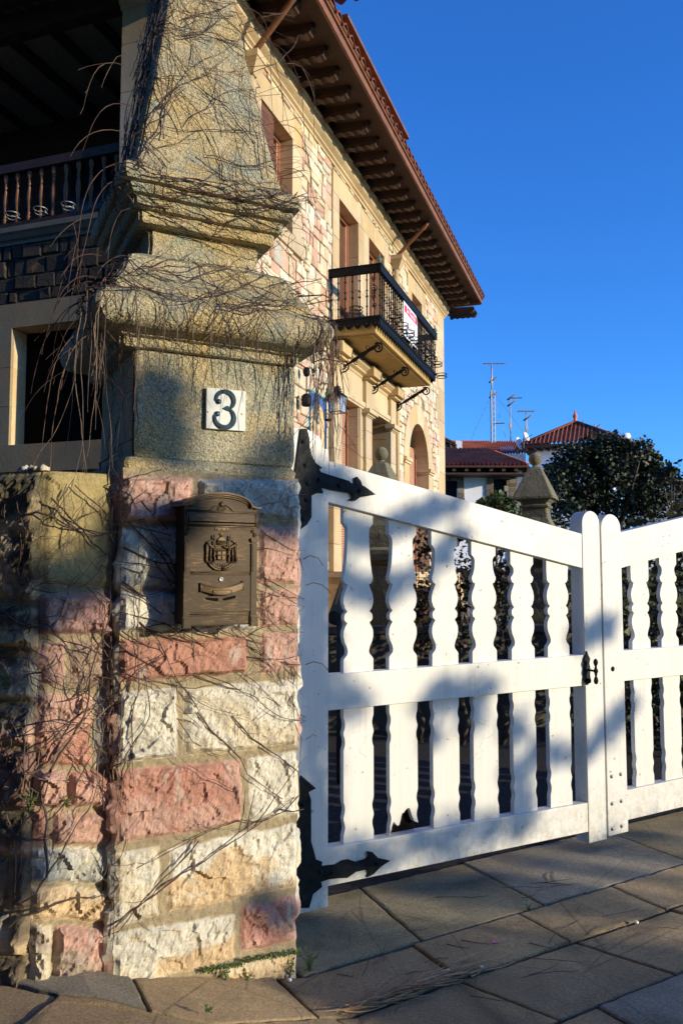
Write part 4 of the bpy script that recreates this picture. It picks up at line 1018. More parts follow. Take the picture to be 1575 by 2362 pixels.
mb = MB(); mb.box(F, cx-r0, cx-r0+.08, -.30, -.22, 1.57, cz+.2); mb.box(F, cx-.03, cx+.03, -.30, -.23, 1.57, cz+.7); mb.box(F, cx+r0-.08, cx+r0, -.30, -.22, 1.57, cz+.2); ad = obj('arched_door', mb, M['frame'], vi)
mb = MB(); mb.box(F, cx-r0+.08, cx-.03, -.29, -.25, 1.57, cz+.4); mb.box(F, cx+.03, cx+r0-.08, -.29, -.25, 1.57, cz+.4); obj('shutter', mb, M['shutter'], ad)
mb = MB(); mb.box(F, cx-r0, cx+r0, -.36, -.31, 1.5, cz+r0); obj('pane', mb, M['darkglass'], ad)
# portal below the balcony: three pilasters, two door openings, entablature
mb = MB()
PIL = ((3.60, 3.91), (5.0, 5.31), (6.35, 6.66))
for a, b in PIL: trimbox(mb, F, a, b, -.001, .08, 1.57, 3.86, .42); mb.box(F, a-.02, b+.02, 0, .10, .2, 1.57, TRIMS[1])
obj('pilaster', mb, M['trim'], vi) if False else None
for a, b in PIL:
    mb = MB(); trimbox(mb, F, a, b, -.001, .08, 1.572, 3.86, .42); mb.box(F, a-.03, b+.03, -.001, .12, -.3, 1.57, TRIMS[1]); pl = obj('pilaster', mb, M['trim'], vi)
    mb = MB(); mb.box(F, a-.01, b+.01, 0, .095, 3.86, 3.875, TRIMS[2]); mb.box(F, a-.035, b+.035, 0, .12, 3.875, 3.90, TRIMS[0]); mb.box(F, a-.06, b+.06, 0, .16, 3.90, 3.965, TRIMS[2])
    mb.box(F, a-.0, b+.0, 0, .085, 3.965, 4.40, TRIMS[0]); mb.box(F, a-.03, b+.03, 0, .16, 4.40, 4.44, TRIMS[3]); mb.box(F, a-.05, b+.05, 0, .22, 4.44, 4.585, TRIMS[1]); obj('capital', mb, M['trim'], pl)
mb = MB()
for a, b, zt in ((3.91, 5.0, 3.95), (5.31, 6.35, 4.0)):
    mb.box(F, a, b, -.001, .03, zt+.10, 4.41, TRIMS[2]); 
    if b < 5.2: trimbox(mb, F, 4.78, 5.0, -.001, .03, 1.57, zt, .5); mb.box(F, 4.80, 4.815, .029, .05, 1.57, zt+.1, TRIMS[2]); mb.box(F, 4.86, 4.90, .029, .045, 1.57, zt+.05, TRIMS[0])
    mb.box(F, a, b, -.001, .06, zt, zt+.035, TRIMS[0]); mb.box(F, a, b, -.001, .075, zt+.035, zt+.10, TRIMS[2])
mb.sweep(F.w(3.55, 0, 4.41), F.w(6.75, 0, 4.41), [(0, 0), (.04, 0), (.05, .04), (.10, .06), (.10, .09), (.16, .13), (.17, .175), (0, .175)], out=F.n, c=TRIMS[1])
obj('entablature', mb, M['trim'], vi)
mb = MB()
for a, b, zt in ((3.91, 4.78, 3.95), (5.31, 6.35, 4.0)):
    trimbox(mb, F, b-.0004, b+.05, -.30, -.0015, 1.57, zt, .42, sd=5); mb.box(F, a, b, -.3, -.0015, zt-.0004, zt+.06, TRIMS[1]); trimbox(mb, F, a-.05, a+.0004, -.3, -.0015, 1.57, zt, .42, sd=6)
obj('door_reveal', mb, M['trim'], vi)
for a, b, zt in ((3.91, 4.78, 3.95), (5.31, 6.35, 4.0)):
    mb = MB(); n = -.15 if b < 5 else -.28
    for x0, x1 in ((a, a+.055), (b-.055, b)): mb.box(F, x0, x1, n-.03, n+.03, 1.57, zt)
    mb.box(F, a+.055, b-.055, n-.03, n+.03, zt-.06, zt); d_ = obj('house_door', mb, M['frame'], vi)
    mb = MB(); mb.box(F, a+.055, b-.055, n-.035, n-.02, 1.57, zt-.06); obj('pane', mb, M['darkglass'], d_)
    if b < 5:
        mb = MB(); z = 1.6
        while z < zt-.1: mb.box(F, a+.07, b-.07, n-.012, n+.012, z, z+.028); z += .034
        obj('shutter', mb, M['shutter'], d_)
mb = MB(); mb.box(F, 3.45, 6.8, 0, 1.15, -.3, 1.555, TRIMS[3]); mb.box(F, 3.42, 6.83, 0, 1.19, 1.50, 1.568, TRIMS[0])
for i in range(8): mb.box(F, 3.6, 5.0, 1.15+i*.27, 1.42+i*.27, -.3, 1.36-i*.19, (.20, .16, .11)); mb.box(F, 3.57, 5.03, 1.145+i*.27, 1.45+i*.27, 1.335-i*.19, 1.375-i*.19, (.34, .28, .19))
obj('entrance_steps', mb, M['trim'], vi)
# loggia on the front
mb = MB(); mb.sweep(V.w(.9, .0, 4.86), V.w(6, .0, 4.86), [(-1.6, 0), (0, 0), (.03, .0), (.03, .04), (.055, .05), (.075, .09), (.095, .11), (.10, .16), (-1.6, .16)], out=V.n, c=(.22, .22, .18)); obj('loggia_floor', mb, M['trim'], vi)
mb = MB(); mb.box(V, .2, 6.0, -1.75, -1.6, 4.9, 7.3); mb.box(V, 0.0, .15, -1.6, -.5, 4.9, 7.3); obj('loggia_wall', mb, M['brick'], vi)
mb = MB(); mb.box(V, .0, 6.0, -1.8, -.001, 7.30, 7.36, (.16, .15, .14)); obj('loggia_ceiling', mb, M['plasterwall'], vi)
for i in range(9): mb = MB(); mb.box(V, .75+i*.52, .87+i*.52, -1.6, -.13, 7.16, 7.30); obj('ceiling_joist', mb, M['wood'], vi)
mb = MB(); mb.box(V, .935, 6, -.12, .01, 7.14, 7.38); obj('lintel_beam', mb, M['wood'], vi)
mb = MB(); mb.box(V, 1.6, 2.7, -1.6, -1.56, 5.02, 6.6); obj('loggia_door', mb, M['darkglass'], vi)
mb = MB(); mb.box(V, .915, 5.9, -.09, -.01, 5.66, 5.75); mb.box(V, .915, 5.9, -.08, -.02, 5.08, 5.125); mb.box(V, .915, 5.9, -.06, -.04, 5.02, 5.03); lr = obj('loggia_railing', mb, M['wood'], vi)
bpf = [(.016, 0), (.022, .02), (.022, .06), (.012, .07), (.020, .085), (.012, .10), (.017, .15), (.026, .24), (.022, .31), (.012, .38), (.020, .395), (.012, .41), (.016, .45), (.024, .47), (.024, .52), (.018, .535)]
b0m = None
for i in range(34):
    s_ = .985+i*.149
    if s_ > 5.8: break
    if b0m is None:
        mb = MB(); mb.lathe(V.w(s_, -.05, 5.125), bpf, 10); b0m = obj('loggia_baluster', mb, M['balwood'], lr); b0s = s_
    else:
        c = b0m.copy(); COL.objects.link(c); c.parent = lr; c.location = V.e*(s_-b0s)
for i, s_ in enumerate((1.45, 1.78, 2.12, 2.40, 2.75, 3.2)):
    mb = MB(); O_ = V.w(s_, .08, 5.16); mb.torus(O_, Vector((0, 0, 1)), .065, .006); mb.torus(O_-Vector((0, 0, .04)), Vector((0, 0, 1)), .05, .005); mb.tube([O_-V.n*.065, O_-V.n*.12], .006); mb.tube([O_+Vector((.05, 0, 0)), O_+Vector((.05, 0, -.04))], .004); obj('pot_ring', mb, M['steel'], lr)
# window under the loggia
mb = MB(); a0, a1, z0, z1 = LW_
mb.box(V, a0-.35, a1+.2, -.001, .03, z1, z1+.25, (.34, .27, .16)); mb.box(V, a0-.25, a1+.45, -.001, .05, z0-.28, z0-.001, (.28, .24, .15))  # front trim here toned darker than elsewhere, shade put into its colour
z = z0
for k in range(3): mb.box(V, a1+.0005, a1+.45, -.001, .03+.002*k, z+.003, z+.40-.003, [(.30, .26, .17), (.34, .28, .17), (.32, .27, .18)][k]); z += .395
z = z0
for k in range(3): mb.box(V, a1-.0004, a1+.06, -.19, -.0015, z+.003, z+.40-.003, TRIMS[k]); z += .395
mb.box(V, a0, a1, -.19, -.0015, z1-.0005, z1+.05, TRIMS[1]); mb.box(V, a0, a1, -.19, -.0015, z0-.05, z0, TRIMS[1]); obj('window_surround', mb, M['trim'], vi)
mb = MB(); mb.box(V, a0-.05, a1+.05, -.26, -.189, z0-.05, z1+.05); obj('pane', mb, M['dark'], vi)
# roof, soffit, rafters
EO = .80; EO2 = .2
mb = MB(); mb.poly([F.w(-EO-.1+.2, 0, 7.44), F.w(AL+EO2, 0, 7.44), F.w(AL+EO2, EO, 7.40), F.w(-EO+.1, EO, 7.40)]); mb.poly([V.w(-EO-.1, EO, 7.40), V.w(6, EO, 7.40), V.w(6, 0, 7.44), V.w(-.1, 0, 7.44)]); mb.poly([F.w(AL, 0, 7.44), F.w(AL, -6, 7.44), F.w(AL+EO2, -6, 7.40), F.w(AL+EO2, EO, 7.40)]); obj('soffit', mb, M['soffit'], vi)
mb = MB()
fp = [(0, -.03), (.03, -.03), (.03, .06), (.055, .065), (.055, .09), (.075, .10), (.075, .125), (0, .125)]
mb.sweep(F.w(-EO+.1, EO, 7.39), F.w(AL+EO2, EO, 7.39), fp, out=F.n); mb.sweep(F.w(AL+EO2, EO, 7.39), F.w(AL+EO2, -6, 7.39), fp, out=F.e); mb.sweep(V.w(-EO-.1, EO, 7.39), V.w(6, EO, 7.39), fp, out=V.n)
obj('fascia', mb, M['fascia'], vi)
ra0 = None
for i in range(25):
    a = 1.03+i*.402
    if ra0 is None:
        wv = []
        for k in range(29):
            t = k/28; wv.append((.05+t*.54, 7.285-.012*t+.024*abs(math.sin(t*math.pi*4.5))))
        pr = [(0, 7.43)]+[(0.02, 7.285)]+wv+[(.605, 7.33), (.625, 7.36), (.60, 7.41)]
        mb = MB(); X_ = Fr(F.w(a, 0, 0), 0); X_.e = F.n; X_.n = F.e
        b0 = len(mb.v); k = len(pr)
        mb.v += [F.w(a-.055, n_, z_) for n_, z_ in pr]+[F.w(a+.055, n_, z_) for n_, z_ in pr]
        for j in range(k): j2 = (j+1) % k; mb.face([j, j2, k+j2, k+j])
        mb.face(list(range(k-1, -1, -1))); mb.face(list(range(k, 2*k)))
        # bead along each side
        for sg in (-1, 1): mb.box(F, a+sg*.055-.006, a+sg*.055+.006, .02, .60, 7.335, 7.352)
        ra0 = obj('rafter', mb, M['wood'], vi)
    else: c = ra0.copy(); COL.objects.link(c); c.parent = vi; c.location = F.e*(i*.402)
# far hip side rafters seen end on
for i in range(2): c = ra0.copy(); COL.objects.link(c); c.parent = vi; c.location = F.e*(10.25+i*.3)
def rooftiles(mb, fr, a0, a1, n_eave, n_in, z0, rise, step=.21):
    k = int((a1-a0)/step); sub = 6
    def P(i, j):
        a = a0+(a1-a0)*i/(k*sub); ph = math.cos(2*math.pi*i/sub); t = j/6
        return fr.w(a, n_eave+(n_in-n_eave)*t, z0+rise*t+.035*ph+(.02 if j else 0))
    mb.grid(P, k*sub, 6, None, True)
    def P2(i, j):
        a = a0+(a1-a0)*i/(k*sub); ph = math.cos(2*math.pi*i/sub)
        return fr.w(a, n_eave-.002, z0+.035*ph-.02*j)
    mb.grid(P2, k*sub, 1, None, False)
mb = MB(); rooftiles(mb, F, -EO, AL+EO2+.06, EO+.09, -3.2, 7.535, 1.55); rooftiles(mb, V, -EO-.2, 6, EO+.09, -3.2, 7.535, 1.55)
W_2 = Fr(F.w(AL, 0, 0), 109.1); 
obj('roof', mb, M['tile'], vi)
mb = MB()
for i in range(6):
    O_ = F.w(AL+.18, EO-.22-i*.17, 7.52); mb.tube([O_, O_-F.e*.35+Vector((0, 0, .05))], [.05, .05], 8)
for i in range(9): O_ = F.w(AL+.2, EO-.35-i*.2, 7.47)
obj('hip_end_tiles', mb, M['tile'], vi)
mb = MB(); mb.box(F, 1.95, 4.6, -.2, EO-.02, 7.60, 7.76); mb.box(F, 1.9, 4.65, -.25, EO+.05, 7.76, 7.80)
obj('raised_eave', mb, M['fascia'], vi)
# rain pipes
for a, far in ((6.72, 0), (1.0, 0)):
    mb = MB(); O_ = F.w(a, .09, 0)
    mb.tube([F.w(a-.15, EO-.13, 7.37), F.w(a-.15, EO-.16, 7.31), F.w(a-.12, EO-.24, 7.26), F.w(a, .16, 6.97), F.w(a, .11, 6.93), F.w(a, .10, 6.88)], .032, 8)
    rp = obj('rain_pipe', mb, M['fascia'], vi)
    mb = MB(); mb.box8([F.w(a-.05, .03, 6.68), F.w(a+.05, .03, 6.68), F.w(a+.05, .14, 6.68), F.w(a-.05, .14, 6.68), F.w(a-.10, .02, 6.83), F.w(a+.10, .02, 6.83), F.w(a+.10, .21, 6.83), F.w(a-.10, .21, 6.83)], TRIMS[1]); mb.box(F, a-.11, a+.11, .02, .22, 6.83, 6.90, TRIMS[0])
    mb.tube([F.w(a, .085, 6.7), F.w(a, .085, 1.2)], .042, 10, TRIMS[1])
    obj('hopper_and_downpipe', mb, M['trim'], rp)
# ---- balcony
BA0, BA1, BD = 3.55, 6.80, .72
mb = MB(); mb.box(F, BA0+.04, BA1-.04, 0, BD-.07, 4.655, 4.83, (.5, .36, .17)); mb.box(F, BA0+.10, BA1-.10, .0, BD-.13, 4.64, 4.655, (.5, .36, .17)); bal = obj('balcony', mb, M['slabunder'], vi)
# scalloped iron valance
mb = MB()
def valance(fr_pt, L, teeth, zt=4.84, zb=4.745, drop=.045):
    pass
nt_ = 5
def scal(x, n, L): 
    t = (x/L*n) % 1; return abs(math.sin(t*math.pi))
k = 60
for side in range(2):
    a = BA0 if side == 0 else BA1; 
    pts = [(BD*i/k) for i in range(k+1)]
    for i in range(k):
        n0_, n1_ = pts[i], pts[i+1]; d0_, d1_ = scal(n0_, 6, BD), scal(n1_, 6, BD)
        mb.box8([F.w(a-.006, n0_, 4.79-.08*d0_), F.w(a+.006, n0_, 4.79-.08*d0_), F.w(a+.006, n1_, 4.79-.08*d1_), F.w(a-.006, n1_, 4.79-.08*d1_), F.w(a-.006, n0_, 4.845), F.w(a+.006, n0_, 4.845), F.w(a+.006, n1_, 4.845), F.w(a-.006, n1_, 4.845)])
    for i in range(6): mb.ball(F.w(a-.008, BD*(i+.5)/6, 4.762), .018, 8)
k = 240; LL = BA1-BA0
for i in range(k):
    x0, x1 = LL*i/k, LL*(i+1)/k; d0_, d1_ = scal(x0, 30, LL), scal(x1, 30, LL)
    mb.box8([F.w(BA0+x0, BD-.006, 4.785-.075*d0_), F.w(BA0+x1, BD-.006, 4.785-.075*d1_), F.w(BA0+x1, BD+.006, 4.785-.075*d1_), F.w(BA0+x0, BD+.006, 4.785-.075*d0_), F.w(BA0+x0, BD-.006, 4.845), F.w(BA0+x1, BD-.006, 4.845), F.w(BA0+x1, BD+.006, 4.845), F.w(BA0+x0, BD+.006, 4.845)])
mb.box(F, BA0-.012, BA1+.012, BD-.0065, BD+.018, 4.83, 4.865); mb.box(F, BA0-.012, BA0+.012, 0, BD, 4.84, 4.866); mb.box(F, BA1-.012, BA1+.012, 0, BD, 4.84, 4.866)
obj('iron_valance', mb, M['iron'], bal)
mb = MB(); rp_ = [(-.035, 0), (.035, 0), (.035, .03), (.028, .06), (.035, .075), (.035, .10), (-.035, .10), (-.028, .05)]
mb.box(F, BA0-.03, BA0+.03, 0, BD, 5.435, 5.53); mb.box(F, BA1-.03, BA1+.03, 0, BD, 5.435, 5.53); mb.box(F, BA0-.03, BA1+.03, BD-.0295, BD+.03, 5.436, 5.531); mb.box(F, BA0-.036, BA1+.036, BD-.036, BD+.036, 5.531, 5.542); mb.box(F, BA0-.036, BA0+.036, 0, BD-.037, 5.531, 5.541)
obj('balcony_handrail', mb, M['iron'], bal)
cp = [(.009, 0), (.011, .04), (.009, .06), (.009, .12), (.018, .135), (.009, .15), (.009, .24), (.010, .25), (.020, .265), (.010, .28), (.009, .33), (.018, .345), (.009, .36), (.009, .47), (.017, .485), (.009, .50), (.010, .575)]
bb = None
def baluster_at(P):
    global bb, bbP
    if bb is None: mb = MB(); mb.lathe(P, cp, 7); bb = obj('balcony_baluster', mb, M['iron'], bal); bbP = P
    else: c = bb.copy(); COL.objects.link(c); c.parent = bal; c.location = P-bbP
for a in (BA0, BA1):
    for i in range(7): baluster_at(F.w(a, .06+i*.098, 4.862))
nb = 31
for i in range(nb): baluster_at(F.w(BA0+.02+(LL-.04)*i/(nb-1), BD, 4.862))
mb = MB()
for a in (BA0, BA1):
    O_ = F.w(a, BD, 5.542); mb.lathe(O_, [(.02, 0), (.012, .015), (.03, .03), (.034, .05), (.03, .075), (.012, .085), (.014, .10), (.008, .12), (.011, .13), (0, .15)], 10)
for i in range(1): pass
obj('corner_finials', mb, M['copper'], bal) if False else None
for a in (BA0, BA1):
    mb = MB(); mb.lathe(F.w(a, BD, 5.542), [(.02, 0), (.012, .015), (.03, .03), (.034, .05), (.03, .075), (.012, .085), (.014, .10), (.008, .12), (.011, .13), (0, .15)], 10); obj('rail_finial', mb, M['copper'], bal)
mb = MB()                                    # scrolled panel near the corner
SF = Fr(F.w(BA0+.003, 0, 0), 0); SF.e = F.n; SF.n = -F.e
for z_, r_, sg in ((5.36, .035, 1), (5.22, .05, -1), (5.12, .04, 1), (5.0, .035, -1), (5.17, .03, 1)): mb.tube(spiral(SF, BD-.075, .0, z_, r_, 1.5, 1.0, sg, 20), .006, 5)
mb.tube([SF.w(BD-.06, 0, 5.42), SF.w(BD-.095, 0, 5.3), SF.w(BD-.05, 0, 5.2), SF.w(BD-.09, 0, 5.1), SF.w(BD-.06, 0, 4.95)], .005, 5)
obj('scroll_panel', mb, M['iron'], bal)
# braces
b1 = None
for i, a in enumerate((3.93, 5.31, 6.68)):
    if b1 is None:
        Bf = Fr(F.w(a, 0, 0), 0); Bf.e = F.n; Bf.n = F.e
        mb = MB(); mb.tube([Bf.w(.015, 0, 4.06), Bf.w(.015, 0, 4.55)], .012, 6)
        p0, p1 = Vector((.10, 4.33)), Vector((.60, 4.60)); path = [p0.lerp(p1, t/14) for t in range(15)]
        mb.tube([Bf.w(q.x, 0, q.y) for q in path], [.014, .016, .014, .018, .028, .026, .020, .026, .032, .026, .020, .024, .028, .018, .014], 7)
        mb.tube([Bf.w(.10+.08*(1-.8*t/20)*math.cos(-1.2+t*.5), 0, 4.34+.08*(1-.8*t/20)*math.sin(-1.2+t*.5)) for t in range(-2, 20)], .012, 5)
        mb.tube([Bf.w(.585+.075*(1-.8*t/20)*math.cos(2.2-t*.5), 0, 4.545+.075*(1-.8*t/20)*math.sin(2.2-t*.5)) for t in range(0, 20)], .012, 5)
        for tt, sg in ((.45, 1), (.55, -1), (.7, 1), (.35, -1)):
            q = p0.lerp(p1, tt); mb.tube([Bf.w(q.x+.036*(1-.7*t/12)*math.cos(sg*t*.5+(1.9 if sg > 0 else -1.2)), 0, q.y+sg*.045+.034*(1-.7*t/12)*math.sin(sg*t*.5+(1.9 if sg > 0 else -1.2))) for t in range(12)], .0065, 5)
        for t in range(10): mb.tube([Bf.w(.015, 0, 4.08+t*.03), Bf.w(.04, .01*(-1)**t, 4.095+t*.03), Bf.w(.02, 0, 4.10+t*.03)], .004, 4)
        b1 = obj('scrolled_brace', mb, M['iron'], bal); a_ = a
    else: c = b1.copy(); COL.objects.link(c); c.parent = bal; c.location = F.e*(a-a_)
# pot rings hooked on the balcony and one on its floor
for i in range(9):
    a = BA0+.32+i*.36; z_ = 4.93 - (0 if i != 8 else .1)
    mb = MB()
    for dz in (0, -.05): mb.torus(F.w(a, BD+.115, z_+dz), Vector((0, 0, 1)), .085, .007, 14)
    mb.tube([F.w(a, BD+.03, z_), F.w(a, BD, z_)], .007); mb.tube([F.w(a, BD+.20, z_), F.w(a, BD+.20, z_-.05)], .005); obj('pot_ring', mb, M['iron'], bal)
mb = MB()
for dz in (0, .05): mb.torus(F.w(BA0+.0, .44, 4.90+dz)-F.e*.115, Vector((0, 0, 1)), .085, .007, 14)
mb.tube([F.w(BA0-.03, .44, 4.95), F.w(BA0, .44, 4.95)], .006); obj('pot_ring', mb, M['iron'], bal)
# ---- for-sale board
sg_ = thing('sale_sign', 'white for-sale board with a red band tied to the outside of the iron balcony railing', 'sign', F.w(5.03, .76, 4.9))
SA0, SA1, SZ0, SZ1 = 4.63, 5.43, 4.90, 5.40; SN = BD+.03
cr_ = .11; o = [(SA0, SZ0), (SA1, SZ0)]+[(SA1-cr_+cr_*math.cos(R(t)), SZ1-cr_*.9+cr_*.9*math.sin(R(t))) for t in range(0, 91, 15)]+[(SA0, SZ1)]
mb = MB(); mb.prism(F, o, SN, SN+.006); obj('board', mb, M['plastic'], sg_)
mb = MB(); mb.prism(F, [(SA0+.05, SZ1-.14), (SA1-.02, SZ1-.14), (SA1-.02, SZ1-.07), (SA1-.05, SZ1-.035), (SA0+.05, SZ1-.035)], SN+.0062, SN+.0075); obj('red_band', mb, M['red'], sg_)
Zv = Vector((0, 0, 1))
def ftxt(b, size, a, z, m, name, sq=1, bold=0): txtmesh(b, size, F.w(a, SN+.0085, z), F.e, Zv, M[m], name, sg_, .0005, sq, bold)
ftxt('Se Vende', .105, 5.04, SZ1-.088, 'plastic', 'heading_lettering', 1.3, .002)
ftxt('Servicios inmobiliarios', .030, 5.05, SZ1-.18, 'grey', 'small_lettering', 1.2)
mb = MB(); sw = [(4.98+.012*i, 5.155+.022*math.sin(i/12*math.pi)) for i in range(13)]; mb.prism(F, sw+[(x, z-.004-.006*math.sin(i/12*math.pi)) for i, (x, z) in list(enumerate(sw))[::-1]], SN+.0062, SN+.008); obj('swoosh', mb, M['black'], sg_)
ftxt('INMOBILIARIA', .075, 5.04, 5.075, 'grey', 'agency_lettering', 1.0)
mb = MB(); mb.prism(F, [(SA0+.1, 4.935), (SA1-.0, 4.935), (SA1-.0, 5.015), (SA0+.1, 5.015)], SN+.0062, SN+.0075); obj('number_band', mb, M['black'], sg_)
ftxt('617 253 30', .085, 5.08, 4.974, 'plastic', 'number_lettering', 1.25, .002)
# ---- glazed tile picture with its lamp
tp_ = thing('tile_picture', 'glazed tile picture of an ochre arch in a blue border on the villa wall', 'tile picture', F.w(3.2, .03, 2.9))
TA0, TA1, TZ0, TZ1 = 2.86, 3.42, 2.85, 3.80; TN = .03
mb = MB(); BL, OC, WH, PK, GRN = (.035, .08, .25), (.70, .48, .16), (.75, .75, .70), (.55, .28, .2), (.10, .35, .32)
mb.box(F, TA0, TA1, 0, TN, TZ0, TZ1, BL)
mb.prism(F, [(TA0+.04, TZ0+.03), (TA1-.04, TZ0+.03), (TA1-.04, TZ1-.05), (TA0+.04, TZ1-.05)], TN, TN+.001, (.05, .11, .34))
ca_ = (TA0+TA1)/2
def tarch(hw, zt, z0, n, col): mb.prism(F, [(ca_-hw, z0), (ca_+hw, z0)]+[(ca_+hw*math.cos(math.pi*i/12), zt+hw*.9*math.sin(math.pi*i/12)) for i in range(13)], n, n+.001, col)
tarch(.235, TZ1-.33, TZ0+.03, TN+.001, OC); tarch(.17, TZ1-.38, TZ0+.03, TN+.002, (.66, .50, .22)); tarch(.11, TZ1-.55, TZ0+.03, TN+.003, PK); tarch(.075, TZ1-.60, TZ0+.03, TN+.004, WH)
for i in range(5): mb.box(F, TA0+.08+i*.09, TA0+.095+i*.09, TN+.003, TN+.0032, TZ0+.05, TZ1-.45, (.7, .6, .2))
for z_ in (3.1, 3.35, 3.6): mb.box(F, TA0, TA1, TN+.0051, TN+.0055, z_, z_+.004, (.3, .3, .28))
for a_ in (3.05, 3.235): mb.box(F, a_, a_+.003, TN+.0051, TN+.0055, TZ0, TZ1, (.3, .3, .28))
obj('tiles', mb, M['paint'], tp_)
mb = MB()
for z_ in (TZ0, TZ1-.02): mb.box(F, TA0-.015, TA1+.015, 0, TN+.012, z_, z_+.02, GRN)
for a_ in (TA0-.015, TA1-.005): mb.box(F, a_, a_+.02, 0, TN+.0115, TZ0+.021, TZ1-.021, (.04, .16, .3))
obj('frame', mb, M['paint'], tp_)
lt = thing('picture_lamp', 'small verdigris lantern hanging in front of the blue-bordered tile picture', 'lamp', F.w(3.13, .2, 3.5))
mb = MB(); O_ = F.w(3.13, .17, 3.44); mb.lathe(O_+Zv*.26, [(.07, 0), (.055, .03), (.035, .05), (.04, .10), (.028, .12), (.03, .15), (.012, .17), (.012, .22), (0, .24)], 8); mb.tube([O_+Zv*.48, F.w(3.13, .0, 3.92)], .008, 5); obj('cap', mb, M['copper'], lt)
mb = MB()
for i in range(6):
    t = i*math.pi/3; d = Vector((math.cos(t), math.sin(t), 0)); mb.tube([O_+d*.055+Zv*.26, O_+d*.045+Zv*.02], .004, 4)
mb.lathe(O_, [(.02, 0), (.05, .01), (.05, .025), (0, .026)], 6); mb.torus(O_+Zv*.14, Zv, .05, .003, 6); obj('cage', mb, M['iron'], lt)
# ---- hanging wall lantern
LA, LNn = 3.03, .33
ln = thing('wall_lantern', 'black glazed lantern hanging from a scrolled iron arm beside the balcony', 'lantern', F.w(LA, LNn, 3.5))
O_ = F.w(LA-.0, LNn, 3.52)
def lantern(root, O_, s=.085, hgt=.20):
    mb = MB(); fr_ = Fr(O_, 19.1+8)
    for x in (-1, 1):
        for y in (-1, 1): mb.tube([fr_.w(x*s*.92, y*s*.92, O_.z), fr_.w(x*s, y*s, O_.z+hgt)], .005, 4)
    for z_, k in ((0, .92), (hgt, 1.0)):
        for p, q in (((-1, -1), (1, -1)), ((1, -1), (1, 1)), ((1, 1), (-1, 1)), ((-1, 1), (-1, -1))): mb.tube([fr_.w(p[0]*s*k, p[1]*s*k, O_.z+z_), fr_.w(q[0]*s*k, q[1]*s*k, O_.z+z_)], .005, 4)
    obj('lantern_frame', mb, M['iron'], root)
    mb = MB(); b = 1.18*s; mb.box8([fr_.w(-b, -b, O_.z+hgt), fr_.w(b, -b, O_.z+hgt), fr_.w(b, b, O_.z+hgt), fr_.w(-b, b, O_.z+hgt), fr_.w(-s*.55, -s*.55, O_.z+hgt+.05), fr_.w(s*.55, -s*.55, O_.z+hgt+.05), fr_.w(s*.55, s*.55, O_.z+hgt+.05), fr_.w(-s*.55, s*.55, O_.z+hgt+.05)])
    mb.lathe(fr_.w(0, 0, O_.z+hgt+.05), [(s*.5, 0), (s*.7, .012), (s*.45, .03), (s*.66, .042), (s*.35, .06), (s*.5, .07), (.01, .09), (.008, .13), (0, .131)], 8); obj('lantern_roof', mb, M['iron'], root)
    mb = MB()
    for p, q in (((-1, -1), (1, -1)), ((1, -1), (1, 1)), ((1, 1), (-1, 1)), ((-1, 1), (-1, -1))): mb.poly([fr_.w(p[0]*s*.9, p[1]*s*.9, O_.z+.006), fr_.w(q[0]*s*.9, q[1]*s*.9, O_.z+.006), fr_.w(q[0]*s*.97, q[1]*s*.97, O_.z+hgt-.006), fr_.w(p[0]*s*.97, p[1]*s*.97, O_.z+hgt-.006)])
    obj('lantern_glass', mb, M['glass'], root)
    mb = MB(); mb.lathe(fr_.w(0, 0, O_.z+hgt-.09), [(0, 0), (.022, .008), (.026, .03), (.013, .055), (.011, .088)], 10); obj('bulb', mb, M['plastic'], root)
lantern(ln, O_)
mb = MB(); zt = 4.16
mb.tube([F.w(LA, LNn, 3.52+.20+.17), F.w(LA, LNn, zt)], .004, 4); mb.tube([F.w(LA, 0.02, zt+.02), F.w(LA, .15, zt+.05), F.w(LA, LNn+.02, zt), F.w(LA, LNn+.06, zt-.04)], .008, 5)
Lf = Fr(F.w(LA, 0, 0), 0); Lf.e = F.n; Lf.n = F.e
mb.tube(spiral(Lf, LNn-.12, 0, zt+.06, .04, 1.4, 1, 1, 18), .006, 5); mb.tube(spiral(Lf, .10, 0, zt-.05, .045, 1.4, 1, -1, 18), .006, 5); mb.box(F, LA-.02, LA+.02, 0, .02, zt-.12, zt+.14); obj('scrolled_arm', mb, M['iron'], ln)
O2 = G.w(0, 0, 0)
l2 = thing('side_lantern', 'small dark lantern half hidden behind the right edge of the pillar block', 'lantern', F.w(2.36, .2, 3.5))
O_ = F.w(2.50, .13, 3.50); mb = MB(); mb.lathe(O_, [(0, 0), (.05, .01), (.06, .03), (.06, .13), (.04, .15), (.02, .16)], 8); mb.lathe(O_+Zv*.36, [(0, 0), (.03, .01), (.045, .06), (.03, .11), (0, .12)], 8); mb.tube([O_+Zv*.15, O_+Zv*.37], .008, 5); mb.tube([O_+Zv*.46, F.w(2.5, 0, 4.05)], .008, 5); obj('lantern_body', mb, M['iron'], l2)
